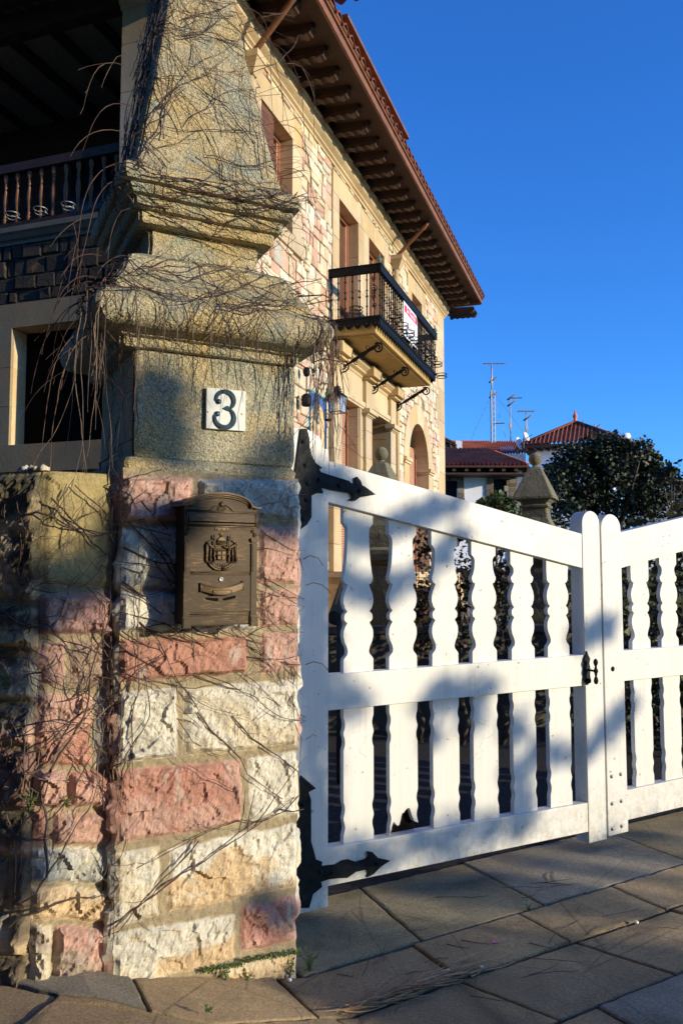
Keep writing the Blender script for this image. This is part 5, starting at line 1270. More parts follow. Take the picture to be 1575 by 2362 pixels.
# ---------------------------------------------------------------- stone finial posts in the garden
def sq_small(mb, O, az, prof, k=8): sq_lathe(mb, Fr(O, az), prof, k, .004, .012, .04)
def finial_post(x, y, base, az, label):
    t = thing('finial_post', label, 'stone post', (x, y, 0), 'garden posts with obelisk finials')
    O = Vector((x, y, 0))
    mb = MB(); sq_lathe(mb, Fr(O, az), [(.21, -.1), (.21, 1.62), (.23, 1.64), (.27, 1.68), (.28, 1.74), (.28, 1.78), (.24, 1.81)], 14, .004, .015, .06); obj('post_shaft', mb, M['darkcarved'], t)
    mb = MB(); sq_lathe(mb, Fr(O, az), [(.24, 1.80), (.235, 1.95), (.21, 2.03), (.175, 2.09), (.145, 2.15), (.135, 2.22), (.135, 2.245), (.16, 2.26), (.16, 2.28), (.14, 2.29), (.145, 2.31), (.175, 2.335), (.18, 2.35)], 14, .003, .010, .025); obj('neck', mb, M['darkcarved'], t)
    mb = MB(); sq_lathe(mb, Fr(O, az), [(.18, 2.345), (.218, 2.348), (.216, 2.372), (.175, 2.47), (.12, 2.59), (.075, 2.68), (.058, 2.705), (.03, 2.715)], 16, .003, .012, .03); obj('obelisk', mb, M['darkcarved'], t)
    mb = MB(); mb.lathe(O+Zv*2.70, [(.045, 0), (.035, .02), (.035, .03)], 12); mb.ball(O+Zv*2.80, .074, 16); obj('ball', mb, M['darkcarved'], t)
def gx(px, Z): return (px-787.5)/1900*Z
# z of the ball centre in the photo gives the distance: (1328-1044)/1900*Z+1.52
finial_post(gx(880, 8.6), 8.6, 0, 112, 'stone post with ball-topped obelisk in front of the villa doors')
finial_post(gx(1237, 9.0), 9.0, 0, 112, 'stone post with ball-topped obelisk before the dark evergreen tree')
# low garden wall and clipped plants seen between the pickets
def leafcloud(mb, blobs, n, size, cols, seed, flat=.5, shell=.55):
    rd = random.Random(seed); tot = sum(b[1][0]*b[1][1]*b[1][2] for b in blobs)
    for c, r in blobs:
        k = int(n*r[0]*r[1]*r[2]/tot)+1
        for _ in range(k):
            while True:
                d = Vector((rd.uniform(-1, 1), rd.uniform(-1, 1), rd.uniform(-1, 1)))
                if shell < d.length < 1: break
            p = Vector(c)+Vector((d.x*r[0], d.y*r[1], d.z*r[2]))
            if noise.noise(p*(1.1/max(r[0], .3))+Vector((seed, 0, 0))) < -.18: continue
            a = (Vector((rd.gauss(0, 1), rd.gauss(0, 1), rd.gauss(0, 1)*flat))+d*.4).normalized(); s_ = size*rd.uniform(.6, 1.3)
            b_ = a.orthogonal().normalized(); b_ = (b_*math.cos(rd.uniform(0, 6))+a.cross(b_)*math.sin(rd.uniform(0, 6))).normalized()*s_*.34
            col = mulc(rd.choice(cols), rd.uniform(.55, 1.5)); mb.poly([p, p+a*s_*.5+b_, p+a*s_, p+a*s_*.5-b_], col)
def tree(name, label, cat, base, trunk_h, blobs, n, size, cols, seed, tr=.12, group=None):
    t = thing(name, label, cat, base, group); mb = MB(); leafcloud(mb, blobs, n, size, cols, seed); obj('crown', mb, M['leaf'], t)
    rd = random.Random(seed); mb = MB(); B_ = Vector(base); top = B_+Vector((rd.uniform(-.1, .1), 0, trunk_h)); mb.tube([B_, B_.lerp(top, .5)+Vector((.05, 0, 0)), top], [tr, tr*.8, tr*.65], 8)
    for c, r in blobs[:9]: 
        c = Vector(c); m_ = top.lerp(c, .55)+Vector((0, 0, -.1)); mb.tube([top-Vector((0, 0, .1)), m_, c], [tr*.5, tr*.3, tr*.12], 5)
        for q in range(3): e_ = c+Vector((rd.uniform(-1, 1)*r[0], rd.uniform(-1, 1)*r[1], rd.uniform(-.2, 1)*r[2]))*.35; mb.tube([m_, m_.lerp(e_, .6)+Vector((0, 0, .05)), e_], [tr*.25, tr*.12, tr*.05], 4)
    obj('trunk', mb, M['bark'], t); return t
GRN_D = [(.018, .029, .009), (.028, .042, .013), (.013, .022, .009), (.045, .056, .018)]
def P3(px, py, Z): return Vector(((px-787.5)/1900*Z, Z, 1.52+(1328-py)/1900*Z))
Z0 = 24
bl = []
for px, py, rw, rh in ((1320, 1100, 75, 80), (1440, 1045, 60, 40), (1485, 1040, 28, 28), (1500, 1120, 75, 60), (1390, 1030, 55, 35), (1400, 1060, 85, 55), (1460, 1100, 85, 85), (1340, 1060, 60, 40), (1285, 1150, 45, 60), (1420, 1160, 110, 60), (1530, 1150, 60, 50), (1500, 1085, 40, 35), (1420, 1020, 30, 16), (1300, 1200, 60, 50), (1540, 1180, 40, 40), (1340, 1030, 22, 15), (1505, 1050, 13, 14), (1560, 1130, 30, 25), (1380, 1100, 90, 70), (1280, 1090, 30, 32)):
    p = P3(px, py, Z0+random.uniform(-1, 1)); s = Z0/1900; bl.append((p, (rw*s, max(rw, rh)*s*.8, rh*s)))
for i in range(46):
    px = random.uniform(1265, 1600); top = 1010+((px-1400)/150)**2*60 if px > 1400 else 1005+((1400-px)/130)**2*60
    p = P3(px, top+random.uniform(-6, 30), Z0+random.uniform(-.8, .3)); q_ = random.uniform(.10, .26); bl.append((p, (q_, q_, q_*random.uniform(.7, 1.5))))
tree('evergreen_tree', 'large dark glossy evergreen tree behind the gate in front of the neighbouring roofs', 'tree', (P3(1410, 1300, Z0).x, Z0, 0), 2.2, bl, 30000, .125, GRN_D, 41, .2)
bl = []
for px, py, rw, rh in ((1550, 1095, 20, 22), (1562, 1075, 10, 12), (1530, 1100, 12, 10)): p = P3(px, py, 21); s = 21/1900; bl.append((p, (rw*s, rw*s, rh*s)))
tree('young_tree', 'slender leafy tree top against the sky at the right edge', 'tree', (P3(1560, 1300, 21).x, 21, 0), 3.0, bl, 260, .16, GRN_D, 43, .05)
bl = []
for px, py, rw, rh in ((1145, 1170, 45, 30), (1110, 1180, 25, 26), (1180, 1185, 25, 25), (1148, 1155, 34, 18)): p = P3(px, py, 17); s = 17/1900; bl.append((p, (rw*s, rw*s, rh*s)))
tree('round_bush', 'round clipped green bush left of the right-hand garden post', 'bush', (P3(1145, 1300, 17).x, 17, 0), 1.6, bl, 2600, .09, [(.035, .07, .02), (.05, .09, .025)], 44, .06)
def shrub(label, blobs, n, size, cols, seed, group='shrubs behind the gate'):
    c = Vector(blobs[0][0]); return tree('shrub', label, 'shrub', (c.x, c.y, 0), .4, blobs, n, size, cols, seed, .03, group)
RD = [(.05, .015, .012), (.02, .035, .01), (.035, .045, .014), (.06, .025, .016)]
shrub('green and russet shrub behind the middle pickets of the left gate leaf', [(P3(1060, 1310, 7.6), (.32, .3, .42)), (P3(1040, 1400, 7.4), (.3, .3, .35))], 1500, .06, RD, 50)
shrub('russet leafed shrub behind the third gate picket beside the stone post', [(P3(965, 1320, 7.7), (.25, .25, .45)), (P3(965, 1420, 7.6), (.25, .25, .4))], 1400, .055, RD, 51)
shrub('dry grey flowered shrub behind the fourth gate picket', [(P3(1150, 1300, 7.6), (.28, .25, .3)), (P3(1150, 1400, 7.5), (.28, .25, .4))], 1100, .05, [(.09, .07, .055), (.05, .03, .025), (.03, .03, .015)], 52)
for i, (px, Z) in enumerate(((1490, 7.5), (1420, 8.5), (1570, 7.0), (1330, 9.5), (1240, 10.5), (1660, 7.3), (1760, 7.5))):
    p = P3(px, 1420, Z); shrub(['dark evergreen shrub behind the right gate leaf', 'dense dark shrub directly behind the meeting stiles of the gate', 'dark shrub low at the right edge behind the gate', 'dark shrub in front of the large evergreen tree', 'dark shrub behind the right-hand garden post', 'dark shrub beyond the right edge of the gate', 'farthest right dark shrub behind the gate'][i], [(p, (.62, .5, .95)), (p+Vector((.1, .2, -.6)), (.6, .5, .6))], 1500, .09, GRN_D, 60+i, 'dark shrubs of the garden')
gwall = thing('garden_wall', 'low dark stone retaining wall in the shade behind the gate pickets', 'wall', (1.6, 8.3, 0))
gf = Fr((0, 8.2), 82)
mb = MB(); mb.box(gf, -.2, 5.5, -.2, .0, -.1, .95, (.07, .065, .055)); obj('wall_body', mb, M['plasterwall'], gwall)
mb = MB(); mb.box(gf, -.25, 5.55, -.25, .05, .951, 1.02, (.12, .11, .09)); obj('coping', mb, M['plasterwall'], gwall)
hr = thing('step_handrail', 'weathered wooden handrail and post beside the villa steps', 'handrail', G.w(.5, -2.4, 0))
mb = MB(); p0 = P3(772, 1425, 6.2); p1 = P3(800, 1330, 8.2); mb.tube([p0, p1], .055, 8); obj('rail', mb, M['bark'], hr)
mb = MB(); q = P3(782, 1430, 6.2); mb.tube([q, Vector((q.x, q.y, 0))], .022, 6); obj('rail_post', mb, M['bark'], hr)

# ---------------------------------------------------------------- neighbouring houses
def tiled(mb, pts4, n_ribs, col=None, amp=.12):     # eave a->b, ridge d->c : corrugated slope
    a, b, c, d = [Vector(p) for p in pts4]; k = n_ribs*4; nrm = (b-a).cross(d-a).normalized()
    if nrm.z < 0: nrm = -nrm
    def P(i, j): t = i/k; s_ = j/8; return (a.lerp(b, t)).lerp(d.lerp(c, t), s_)+nrm*amp*math.sin(t*n_ribs*2*math.pi)
    mb.grid(P, k, 8, None, True)
N1 = 34
nh = thing('neighbour_house', 'white neighbouring house with dark stone window surrounds under a low red tiled roof', 'house', (6, 36, 0))
def Q(px, py, Z=N1): return P3(px, py, Z)
mb = MB(); WC = (.88, .90, .92)
a, b = Q(960, 1328), Q(1192, 1328); zt = Q(1100, 1075).z
FN = Fr((0, N1), 90)
wins = []
for x0, x1, y0, y1 in ((1000, 1056, 1108, 1150), (1139, 1175, 1104, 1150)):
    p, q = Q(x0, y1), Q(x1, y0); wins.append((p.x, q.x, p.z-.6, q.z))
wall_holes(mb, FN, a.x, b.x, 0, zt, wins, 0, WC); mb.poly([(b.x, N1, 0), (b.x, N1+8, 0), (b.x, N1+8, zt), (b.x, N1, zt)], WC)
obj('wall', mb, M['plasterwall'], nh)
rd = random.Random(9)
for w_ in wins:
    mb = MB(); z = w_[2]
    for x0, x1 in ((w_[0]-.26, w_[0]), (w_[1], w_[1]+.26)):
        z = w_[2]
        while z < w_[3]: h = rd.uniform(.16, .26); mb.box(FN, x0-rd.uniform(0, .06) if x0 < w_[0] else x0, x1+(rd.uniform(0, .06) if x1 > w_[1] else 0), 0, .06, z+.01, min(z+h, w_[3])-.01, mulc((.20, .16, .12), rd.uniform(.5, 1.4))); z += h
    x = w_[0]-.26
    while x < w_[1]+.26: h = rd.uniform(.14, .22); mb.box(FN, x, min(x+h, w_[1]+.28)-.02, 0, .06, w_[3], w_[3]+.28, mulc((.20, .16, .12), rd.uniform(.5, 1.4))); x += h
    ws = obj('window', mb, M['plasterwall'], nh)
    mb = MB(); mb.box(FN, w_[0], w_[1], -.25, -.2, w_[2], w_[3]); obj('pane', mb, M['darkglass'], ws)
mb = MB(); z = 0; i = 0
while z < zt-.1: mb.box(FN, b.x-.5+.1*(i % 2), b.x+.04, -.5, .05, z+.01, z+.24, mulc((.32, .26, .18), rd.uniform(.5, 1.3))); z += .25; i += 1
obj('corner_stones', mb, M['plasterwall'], nh)
mb = MB(); e0, e1 = Q(930, 1084, 32.9), Q(1222, 1068, 32.9); e0.z = e1.z = Q(1100, 1072, 33).z; r0_, r1_ = Q(1062, 1041, 37.5), Q(1132, 1038, 37.5); r0_.z = r1_.z
L2 = Vector((e0.x-3, e0.y, e0.z)); rr = Q(1128, 1036, 37.5)
tiled(mb, (L2, e1, rr, Vector((rr.x-9, rr.y, rr.z))), 46)
bk = Vector((e1.x, e1.y+8, e1.z)); tiled(mb, (e1, bk, rr+Vector((0, 1, 0)), rr), 20)
obj('roof', mb, M['rtile'], nh)
mb = MB(); mb.box8([L2-Zv*.10, e1-Zv*.10, bk-Zv*.10, Vector((L2.x, bk.y, L2.z-.10)), L2-Zv*.02, e1-Zv*.02, bk-Zv*.02, Vector((L2.x, bk.y, L2.z-.02))]); x = L2.x
mb.box(FN, L2.x, e1.x, -.001, 1.0, zt-.45, zt-.38)
while x < e1.x: mb.box(FN, x, x+.14, 0, 1.0, zt-.32, zt-.12); x += .5
obj('eaves', mb, M['wood'], nh)
def hipface(mb, a, b, ap, ribs, amp=.07):       # ribs run straight up the slope and stop at the hips
    e_ = (b-a); L = e_.length; e_ = e_/L; tm = (ap-a).dot(e_)/L; sl = ap-(a+e_*tm*L); nr = e_.cross(sl).normalized()
    if nr.z < 0: nr = -nr
    k = ribs*4
    def P(i, j): t = i/k; h = min(t/tm, (1-t)/(1-tm)); return a+e_*(t*L)+sl*(h*j/6)+nr*amp*math.sin(t*ribs*2*math.pi)
    mb.grid(P, k, 6, None, True)
# second, farther wing with a chimney, a skylight and dishes
wg = thing('far_wing', 'farther long red tiled roof with a white chimney, left of the tower roof', 'house', (6, 45, 0))
mb = MB(); Z2 = 44; e0, e1 = Q(940, 1052, Z2), Q(1228, 1045, Z2); e0.z = e1.z; r0_, r1_ = Q(1000, 1024, Z2+5), Q(1236, 1017, Z2+5); r0_.z = r1_.z; tiled(mb, (e0, e1, r1_, r0_), 44); obj('roof', mb, M['rtile'], wg)
mb = MB(); mb.box(Fr((0, Z2), 90), e0.x, e1.x-.3, -4, .0, 0, e0.z-.02, (.6, .6, .58)); obj('wall', mb, M['plasterwall'], wg)
mb = MB(); p = Q(1053, 1040, Z2+1); q = Q(1068, 1014, Z2+1); mb.box(Fr((0, Z2+1), 90), p.x, q.x, -.4, 0, p.z-.4, q.z, (.8, .82, .85)); obj('chimney', mb, M['plasterwall'], wg)
mb = MB(); p = Q(1082, 1047, Z2+1.6); mb.box8([Q(1155, 1042, Z2+.8), Q(1188, 1041, Z2+.8), Q(1188, 1031, Z2+2), Q(1155, 1032, Z2+2)]+[x+Zv*.08 for x in (Q(1155, 1042, Z2+.8), Q(1188, 1041, Z2+.8), Q(1188, 1031, Z2+2), Q(1155, 1032, Z2+2))]); obj('roof_window', mb, M['steel'], wg)
lb2 = thing('far_pergola', 'dark framework and solar water heater on the roof beside the villa corner', 'roof frame', Q(1035, 1040, 44))
mb = MB()
for a_, b_ in (((1020, 1006), (1052, 1022)), ((1020, 1012), (1052, 1026)), ((1024, 1008), (1024, 1040)), ((1040, 1015), (1040, 1040)), ((1052, 1022), (1052, 1042)), ((1020, 1030), (1052, 1034))): mb.tube([Q(*a_, 44), Q(*b_, 44)], .09, 4)
obj('frame_bars', mb, M['wood'], lb2)
mb = MB(); 
for k_, (x, y) in enumerate(((1029, 1022), (1033, 1032))): mb.tube([Q(x-6, y, 44.2), Q(x+8, y+2, 44.2)], .14, 8)
obj('water_tank', mb, M['steel'], lb2)
def dish(px, py, Z, r, label):
    t = thing('satellite_dish', label, 'satellite dish', Q(px, py, Z), 'satellite dishes on the far roofs'); O_ = Q(px, py, Z); ax = Vector((.75, -.6, .35))
    mb = MB(); mb.lathe(O_, [(0.01, 0), (r*.5, .04), (r*.85, .12), (r, .18), (r*.98, .19), (r*.84, .14), (r*.5, .06), (.01, .02)], 18, ax=ax); obj('bowl', mb, M['dish'], t)
    mb = MB(); mb.tube([O_, O_-Zv*.5], .04, 5); mb.tube([O_-Zv*.1, O_+ax.normalized()*.5-Zv*.05], .02, 4); obj('mount', mb, M['galv'], t)
dish(1196, 1024, 42.6, .36, 'round white satellite dish on the red roof left of the tower')
dish(1211, 1008, 40.5, .24, 'smaller white dish just under the left eave tip of the tower roof')
# tower with a low pyramid roof
tw = thing('tower_house', 'house tower with a low red pyramid roof, finial and deep dark eaves', 'house', (9, 33, 0))
Zt = 40; ap = Q(1305, 972, Zt+2.6); ez = Q(1300, 1013, Zt).z
c0 = Q(1206, 1013, Zt+1.5); c1 = Q(1448, 1003, Zt-.2); c0.z = c1.z = ez
d_ = (c1-c0); perp = Vector((-d_.y, d_.x, 0)).normalized()*d_.length*.9
c2, c3_ = c1+perp, c0+perp; apx = (c0+c1+c2+c3_)/4; apx.z = 1.52+(1328-972)/1900*apx.y
mb = MB()
for a_, b_ in ((c0, c1), (c1, c2), (c3_, c0)):
    hipface(mb, a_, b_, apx, 24)
obj('roof', mb, M['rtile'], tw)
mb = MB()
for c_ in (c0, c1, c2): mb.tube([c_+Zv*.03, apx+Zv*.05], .09, 6)
obj('hip_tiles', mb, M['tile'], tw)
mb = MB(); mb.lathe(apx, [(.16, 0), (.12, .1), (.07, .2), (.13, .34), (.10, .42), (.05, .5), (.04, .62), (0, .66)], 10); obj('roof_finial', mb, M['rtile'], tw)
mb = MB(); mb.lathe(c1+Zv*.02, [(.2, 0), (.26, .12), (.2, .26), (0, .3)], 10); obj('green_ball', mb, M['moss'], tw)
mb = MB(); ctr = (c0+c1+c2+c3_)/4; ctr.z = ez
ins = [c_.lerp(ctr, .0) for c_ in (c0, c1, c2, c3_)]; mb.box8([p-Zv*.16 for p in ins]+[p-Zv*.03 for p in ins]); ins = [c_.lerp(ctr, .25) for c_ in (c0, c1, c2, c3_)]
i = 0
for a_, b_ in ((c0, c1), (c1, c2)):
    for k_ in range(12): p = a_.lerp(b_, (k_+.5)/12); q = p.lerp(ctr, .2); mb.tube([p-Zv*.24, q-Zv*.26], .07, 4)
obj('eaves', mb, M['wood'], tw)
mb = MB(); mb.box8([Vector((p.x, p.y, 0)) for p in ins]+[p-Zv*.17 for p in ins], (.72, .76, .8)); obj('wall', mb, M['plasterwall'], tw)
for k_ in (.25, .75):
    mb = MB(); p = ins[0].lerp(ins[1], k_)+(ins[0]-ins[3]).normalized()*.06; mb.box8([p+Vector((-.5, 0, -2.4)), p+Vector((.5, 0, -2.4)), p+Vector((.5, .05, -2.4)), p+Vector((-.5, .05, -2.4)), p+Vector((-.5, 0, -1.0)), p+Vector((.5, 0, -1.0)), p+Vector((.5, .05, -1.0)), p+Vector((-.5, .05, -1.0))]); obj('shutter', mb, M['wood'], tw)
mb = MB(); e2 = c1+(c1-c0).normalized()*1.0; e2.z = ez-.5; tiled(mb, (c1-Zv*.4, e2, e2+perp*.2+Zv*.3, c1+perp*.2+Zv*.2), 6); obj('side_roof', mb, M['rtile'], tw)
mb = MB(); mb.tube([Q(1385, 1002, 39.5), Q(1408, 1030, 39.5)], .09, 5); obj('eave_prop', mb, M['bark'], tw)
# antennas
def antenna(x, ytop, ybot, Z, els, label, guy=None, lattice=False):
    t = thing('roof_antenna', label, 'antenna', Q(x, ybot, Z), 'aerials on the far roofs'); mb = MB(); a_, b_ = Q(x, ytop, Z), Q(x, ybot, Z); r = .03
    if lattice:
        w3 = .13; L3 = (a_-b_).length; lz = b_.z+L3*.66
        for k_ in range(3):
            an = k_*2.094; o_ = Vector((math.cos(an), math.sin(an), 0))*w3; mb.tube([b_+o_, Vector((b_.x, b_.y, lz))+o_], .028, 4)
        m_ = int((lz-b_.z)/.3)
        for i_ in range(m_):
            for k_ in range(3): an, an2 = k_*2.094, (k_+1)*2.094; mb.tube([b_+Vector((math.cos(an)*w3, math.sin(an)*w3, i_*.3)), b_+Vector((math.cos(an2)*w3, math.sin(an2)*w3, i_*.3+.3))], .018, 3)
        mb.tube([Vector((b_.x, b_.y, lz-.3)), a_], .045, 5)
    else: mb.tube([b_, a_], .035, 5)
    obj('mast', mb, M['mast'], t)
    mb = MB()
    for kind, y, L_, dx in els:
        p = Q(x, y, Z)
        if kind == 'yagi':
            s_ = Z/1900; mb.tube([p-Vector((L_*.5*s_, 0, 0))+Vector((dx*s_, 0, 0)), p+Vector((L_*.5*s_, 0, 0))+Vector((dx*s_, 0, 0))], .025, 4)
            for k_ in range(6): c_ = p+Vector((((k_/5-.5)*L_+dx)*s_, 0, 0)); mb.tube([c_-Vector((.32, .5, .20)), c_+Vector((.32, .5, .20))], .012, 3)
        elif kind == 'arm': mb.tube([p, p+Vector((L_*Z/1900, 0, .02))], .03, 4); mb.tube([p+Vector((L_*Z/1900*.5, 0, -.1)), p+Vector((L_*Z/1900*.5, 0, .1))], .02, 3)
        elif kind == 'panel': mb.box(Fr((p.x, Z), 60), -.09, .09, -.02, .02, p.z-.13, p.z+.13)
        elif kind == 'stub': mb.tube([p-Vector((.15, 0, .12)), p+Vector((.28, 0, .16))], .05, 5)
    obj('elements', mb, M['galv'], t)
    if guy:
        mb = MB()
        for (gx_, gy_, yt_) in guy: mb.tube([Q(x, yt_, Z), Q(gx_, gy_, Z+.5)], .010, 3)
        obj('guy_wires', mb, M['galv'], t)
ZA = 44
antenna(1139, 832, 1020, ZA, [('yagi', 832, 52, 6), ('panel', 873, 0, 0), ('stub', 872, 0, 0), ('stub', 908, 0, 0), ('arm', 974, 28, 0)], 'tallest aerial, a lattice mast with a yagi on top', [(1084, 1022, 900), (1172, 1015, 900), (1215, 1000, 895)], True)
antenna(1181, 913, 1016, ZA, [('arm', 914, 28, 0), ('stub', 913, 0, 0), ('stub', 928, 0, 0), ('panel', 980, 0, 0)], 'middle aerial with one side arm right of the lattice mast')
antenna(1218, 945, 1006, ZA, [('yagi', 945, 40, 0), ('stub', 962, 0, 0), ('panel', 985, 0, 0)], 'slender yagi aerial by the left tip of the tower roof')
antenna(1340, 976, 992, ZA, [('stub', 976, 0, 0)], 'short bent aerial right of the tower roof finial')
antenna(1378, 974, 994, ZA, [('stub', 984, 0, 0)], 'thin short aerial above the right slope of the tower roof')
# pale house at the right edge behind the trees
ph = thing('pale_house', 'pale house with white gable bits glimpsed through the tree at the right edge', 'house', (19, 40, 0))
Fp = Fr((0, 40), 90); p, q = Q(1500, 1328, 40), Q(1640, 1125, 40)
mb = MB(); mb.box(Fp, Q(1552, 1300, 40).x, q.x, -5, 0, 0, q.z, (.75, .72, .66)); obj('wall', mb, M['plasterwall'], ph)
mb = MB(); e0, e1 = Q(1545, 1130, 39), Q(1660, 1130, 39); tiled(mb, (e0, e1, Q(1650, 1108, 42), Q(1565, 1108, 42)), 16); obj('roof', mb, M['rtile'], ph)
mb = MB(); mb.box(Fp, Q(1566, 1170, 40).x, Q(1580, 1170, 40).x, 0, .05, Q(1566, 1180, 40).z, Q(1566, 1150, 40).z); obj('window', mb, M['darkglass'], ph)
pw = thing('street_wall', 'white rendered wall glimpsed low through the evergreen tree', 'wall', (14, 30, 0)); mb = MB(); mb.box(Fr((0, 30), 90), 8.5, 16, -.2, 0, 0, 2.9, (.62, .62, .6)); obj('wall_body', mb, M['plasterwall'], pw)
hd = thing('boundary_hedge', 'long dark hedge across the back of the garden', 'hedge', (6, 27, 0))
mb = MB(); leafcloud(mb, [((x, 27.5, 1.0), (1.2, .7, 1.3)) for x in range(0, 20, 2)], 6000, .16, GRN_D, 71, shell=.3); obj('foliage', mb, M['leaf'], hd)
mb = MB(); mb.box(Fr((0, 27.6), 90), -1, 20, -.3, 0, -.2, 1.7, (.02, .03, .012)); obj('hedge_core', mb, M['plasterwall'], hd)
# ---------------------------------------------------------------- bare creeper on the pillar
PROF = [(0, H, 0), (1.90, H, 0), (1.905, .345, 0), (1.945, .345, 0), (1.95, .325, 1), (2.36, .325, 1), (2.365, .352, 1), (2.39, .352, 1), (2.41, .40, 1), (2.44, .45, 1), (2.48, .462, 1), (2.52, .45, 1), (2.545, .41, 1), (2.58, .392, 1), (2.61, .37, 1), (2.67, .337, 1), (2.70, .32, 1), (2.75, .24, 1), (2.86, .228, 1), (2.87, .27, 1), (2.90, .275, 1), (2.93, .303, 1), (2.96, .335, 1), (3.0, .355, 1), (3.05, .353, 1), (3.07, .31, 1), (3.13, .290, 1), (3.2, .272, 1), (3.32, .25, 1), (3.6, .198, 1), (3.92, .145, 1), (4.3, .095, 1)]
def hp(z):
    for (z0, h0, _), (z1, h1, f) in zip(PROF, PROF[1:]):
        if z <= z1: return (h0+(h1-h0)*(z-z0)/(z1-z0)), f
    return .095, 1
def onp(t, z, lift):                         # t measured along the girth, 0 at the middle of the front
    h, up = hp(z); f = PU if z > 1.948 else PL; sx = DS if 1.95 < z < 2.37 else 0
    if t > h: return f.w(h+lift+sx, h-(t-h), z) if t < h+.1 else f.w(t+sx, h+lift, z)
    if t >= -h: return f.w(t+sx, h+lift, z)
    return f.w(-h-lift+sx, h-(-h-t), z)
VC = [(.075, .038, .030), (.10, .058, .04), (.055, .033, .03), (.13, .085, .055)]
def strand(mb, rd, surf, u, z, ang, L, r, jit=.22, bias=None, pull=.0, lift=.01, twig=.5, lo=-9, hi=9, zlo=.05, zhi=9, depth=0, maxu=9, step=.03):
    pts = []; rs = []; col = mulc(rd.choice(VC), rd.uniform(.7, 1.3)); n = max(3, int(L/step)); lf = lift
    for i in range(n):
        pts.append(surf(u, z, lf)); rs.append(r*(1-.75*i/n)*(1.5 if i % 4 == 3 and r > .0014 else 1))
        ang += rd.gauss(0, jit)
        if bias is not None: ang += (bias-ang)*pull
        u += math.cos(ang)*step; z += math.sin(ang)*step; lf = min(max(lf+rd.gauss(0, .004), .004), .045)
        if not (lo < u < hi and zlo < z < zhi): break
        if depth < 2 and rd.random() < twig*.22:
            strand(mb, rd, surf, u, z, ang+rd.choice((-1, 1))*rd.uniform(.4, 1.2), L*rd.uniform(.15, .45), r*.6, jit, bias, pull*.5, lf, twig*.8, lo, hi, zlo, zhi, depth+1, maxu)
    if len(pts) > 1: mb.tube(pts, rs, 4 if r > .0016 else 3, col, False)
rd = random.Random(77)
cv = thing('climbing_creeper', 'leafless creeper matted over the stone pillar, its dry stems hanging from the torus', 'creeper', PL.w(-H, H, .16))
mb = MB()
for i in range(15):                          # old stems climbing the shaded left arris
    strand(mb, rd, onp, -H-rd.uniform(-.02, .14), rd.uniform(.2, .9), math.pi/2+rd.gauss(0, .1), rd.uniform(.8, 1.8), rd.uniform(.002, .0045), .16, math.pi/2, .12, .012, .35, lo=-.62, hi=-.2)
obj('main_stems', mb, M['vine'], cv)
mb = MB()
for z0, a, L, r in ((1.72, -.55, .9, .0032), (1.62, -.42, .85, .003), (1.5, -.6, .95, .0034), (1.44, -.35, .8, .0026), (1.36, -.42, .9, .0034), (1.30, -.62, .8, .003), (1.55, -.3, .8, .002), (1.20, -.15, .5, .002), (1.80, -.3, .8, .002), (1.85, -.75, .9, .0024), (1.1, -.5, .5, .0018), (1.7, -.2, .8, .0022), (1.40, -.7, .7, .002), (1.33, -.5, 1.0, .0026)):
    strand(mb, rd, onp, -H+.0, z0, a, L, r, .16, a, .10, .014, .75, lo=-.5, hi=H+.09)
strand(mb, rd, onp, -H, .33, .72, .95, .0036, .08, .6, .05, .02, .6, lo=-.5, hi=H+.02)
strand(mb, rd, onp, .1, .72, 2.6, .5, .0016, .2, 2.7, .1, .02, .6); strand(mb, rd, onp, .33, 1.15, -1.6, .55, .002, .15, -1.9, .06, .02, .5)
for i in range(8): strand(mb, rd, onp, -H+rd.uniform(-.02, .06), rd.uniform(.5, 1.85), -1.5+rd.gauss(0, .2), rd.uniform(.3, .9), .0014, .15, -1.57, .1, .015, .4, lo=-.5)
for i in range(16): strand(mb, rd, onp, rd.uniform(-.3, .3), rd.uniform(1.3, 1.9), rd.uniform(-1.6, .2), rd.uniform(.2, .5), .0012, .25, -.7, .05, .015, .6, lo=-.4, hi=H+.05)
def drawn(f, pts, r, tw=.35):
    W = [f(*p) for p in pts]; P_ = []
    for (a0_, z0_), (a1_, z1_) in zip(W, W[1:]):
        m_ = max(1, int(math.hypot(a1_-a0_, z1_-z0_)/.03))
        for k_ in range(m_): P_.append((a0_+(a1_-a0_)*k_/m_, z0_+(z1_-z0_)*k_/m_))
    P_.append(W[-1]); col = mulc(rd.choice(VC), rd.uniform(.7, 1.1)); q = []; rr_ = []
    for i, (u, z) in enumerate(P_):
        u += .004*noise.noise(Vector((i*.5, z*3, 1))); z += .005*noise.noise(Vector((i*.5, u*3, 7))); lf = .022+.006*math.sin(i*.7)
        q.append(PL.w(u, H+lf, z)); rr_.append(r*(1-.6*i/len(P_))*(1.5 if i % 4 == 2 else 1))
        if 0 < i < len(P_)-1 and rd.random() < tw:
            a_ = math.atan2(P_[i+1][1]-P_[i][1], P_[i+1][0]-P_[i][0]); strand(mb, rd, onp, u, z, a_+rd.choice((-1, 1))*rd.uniform(.3, .9), rd.uniform(.06, .28), r*.5, .3, a_, .05, lf, .6, lo=-.5, hi=H+.08)
    mb.tube(q, rr_, 4, col, False)
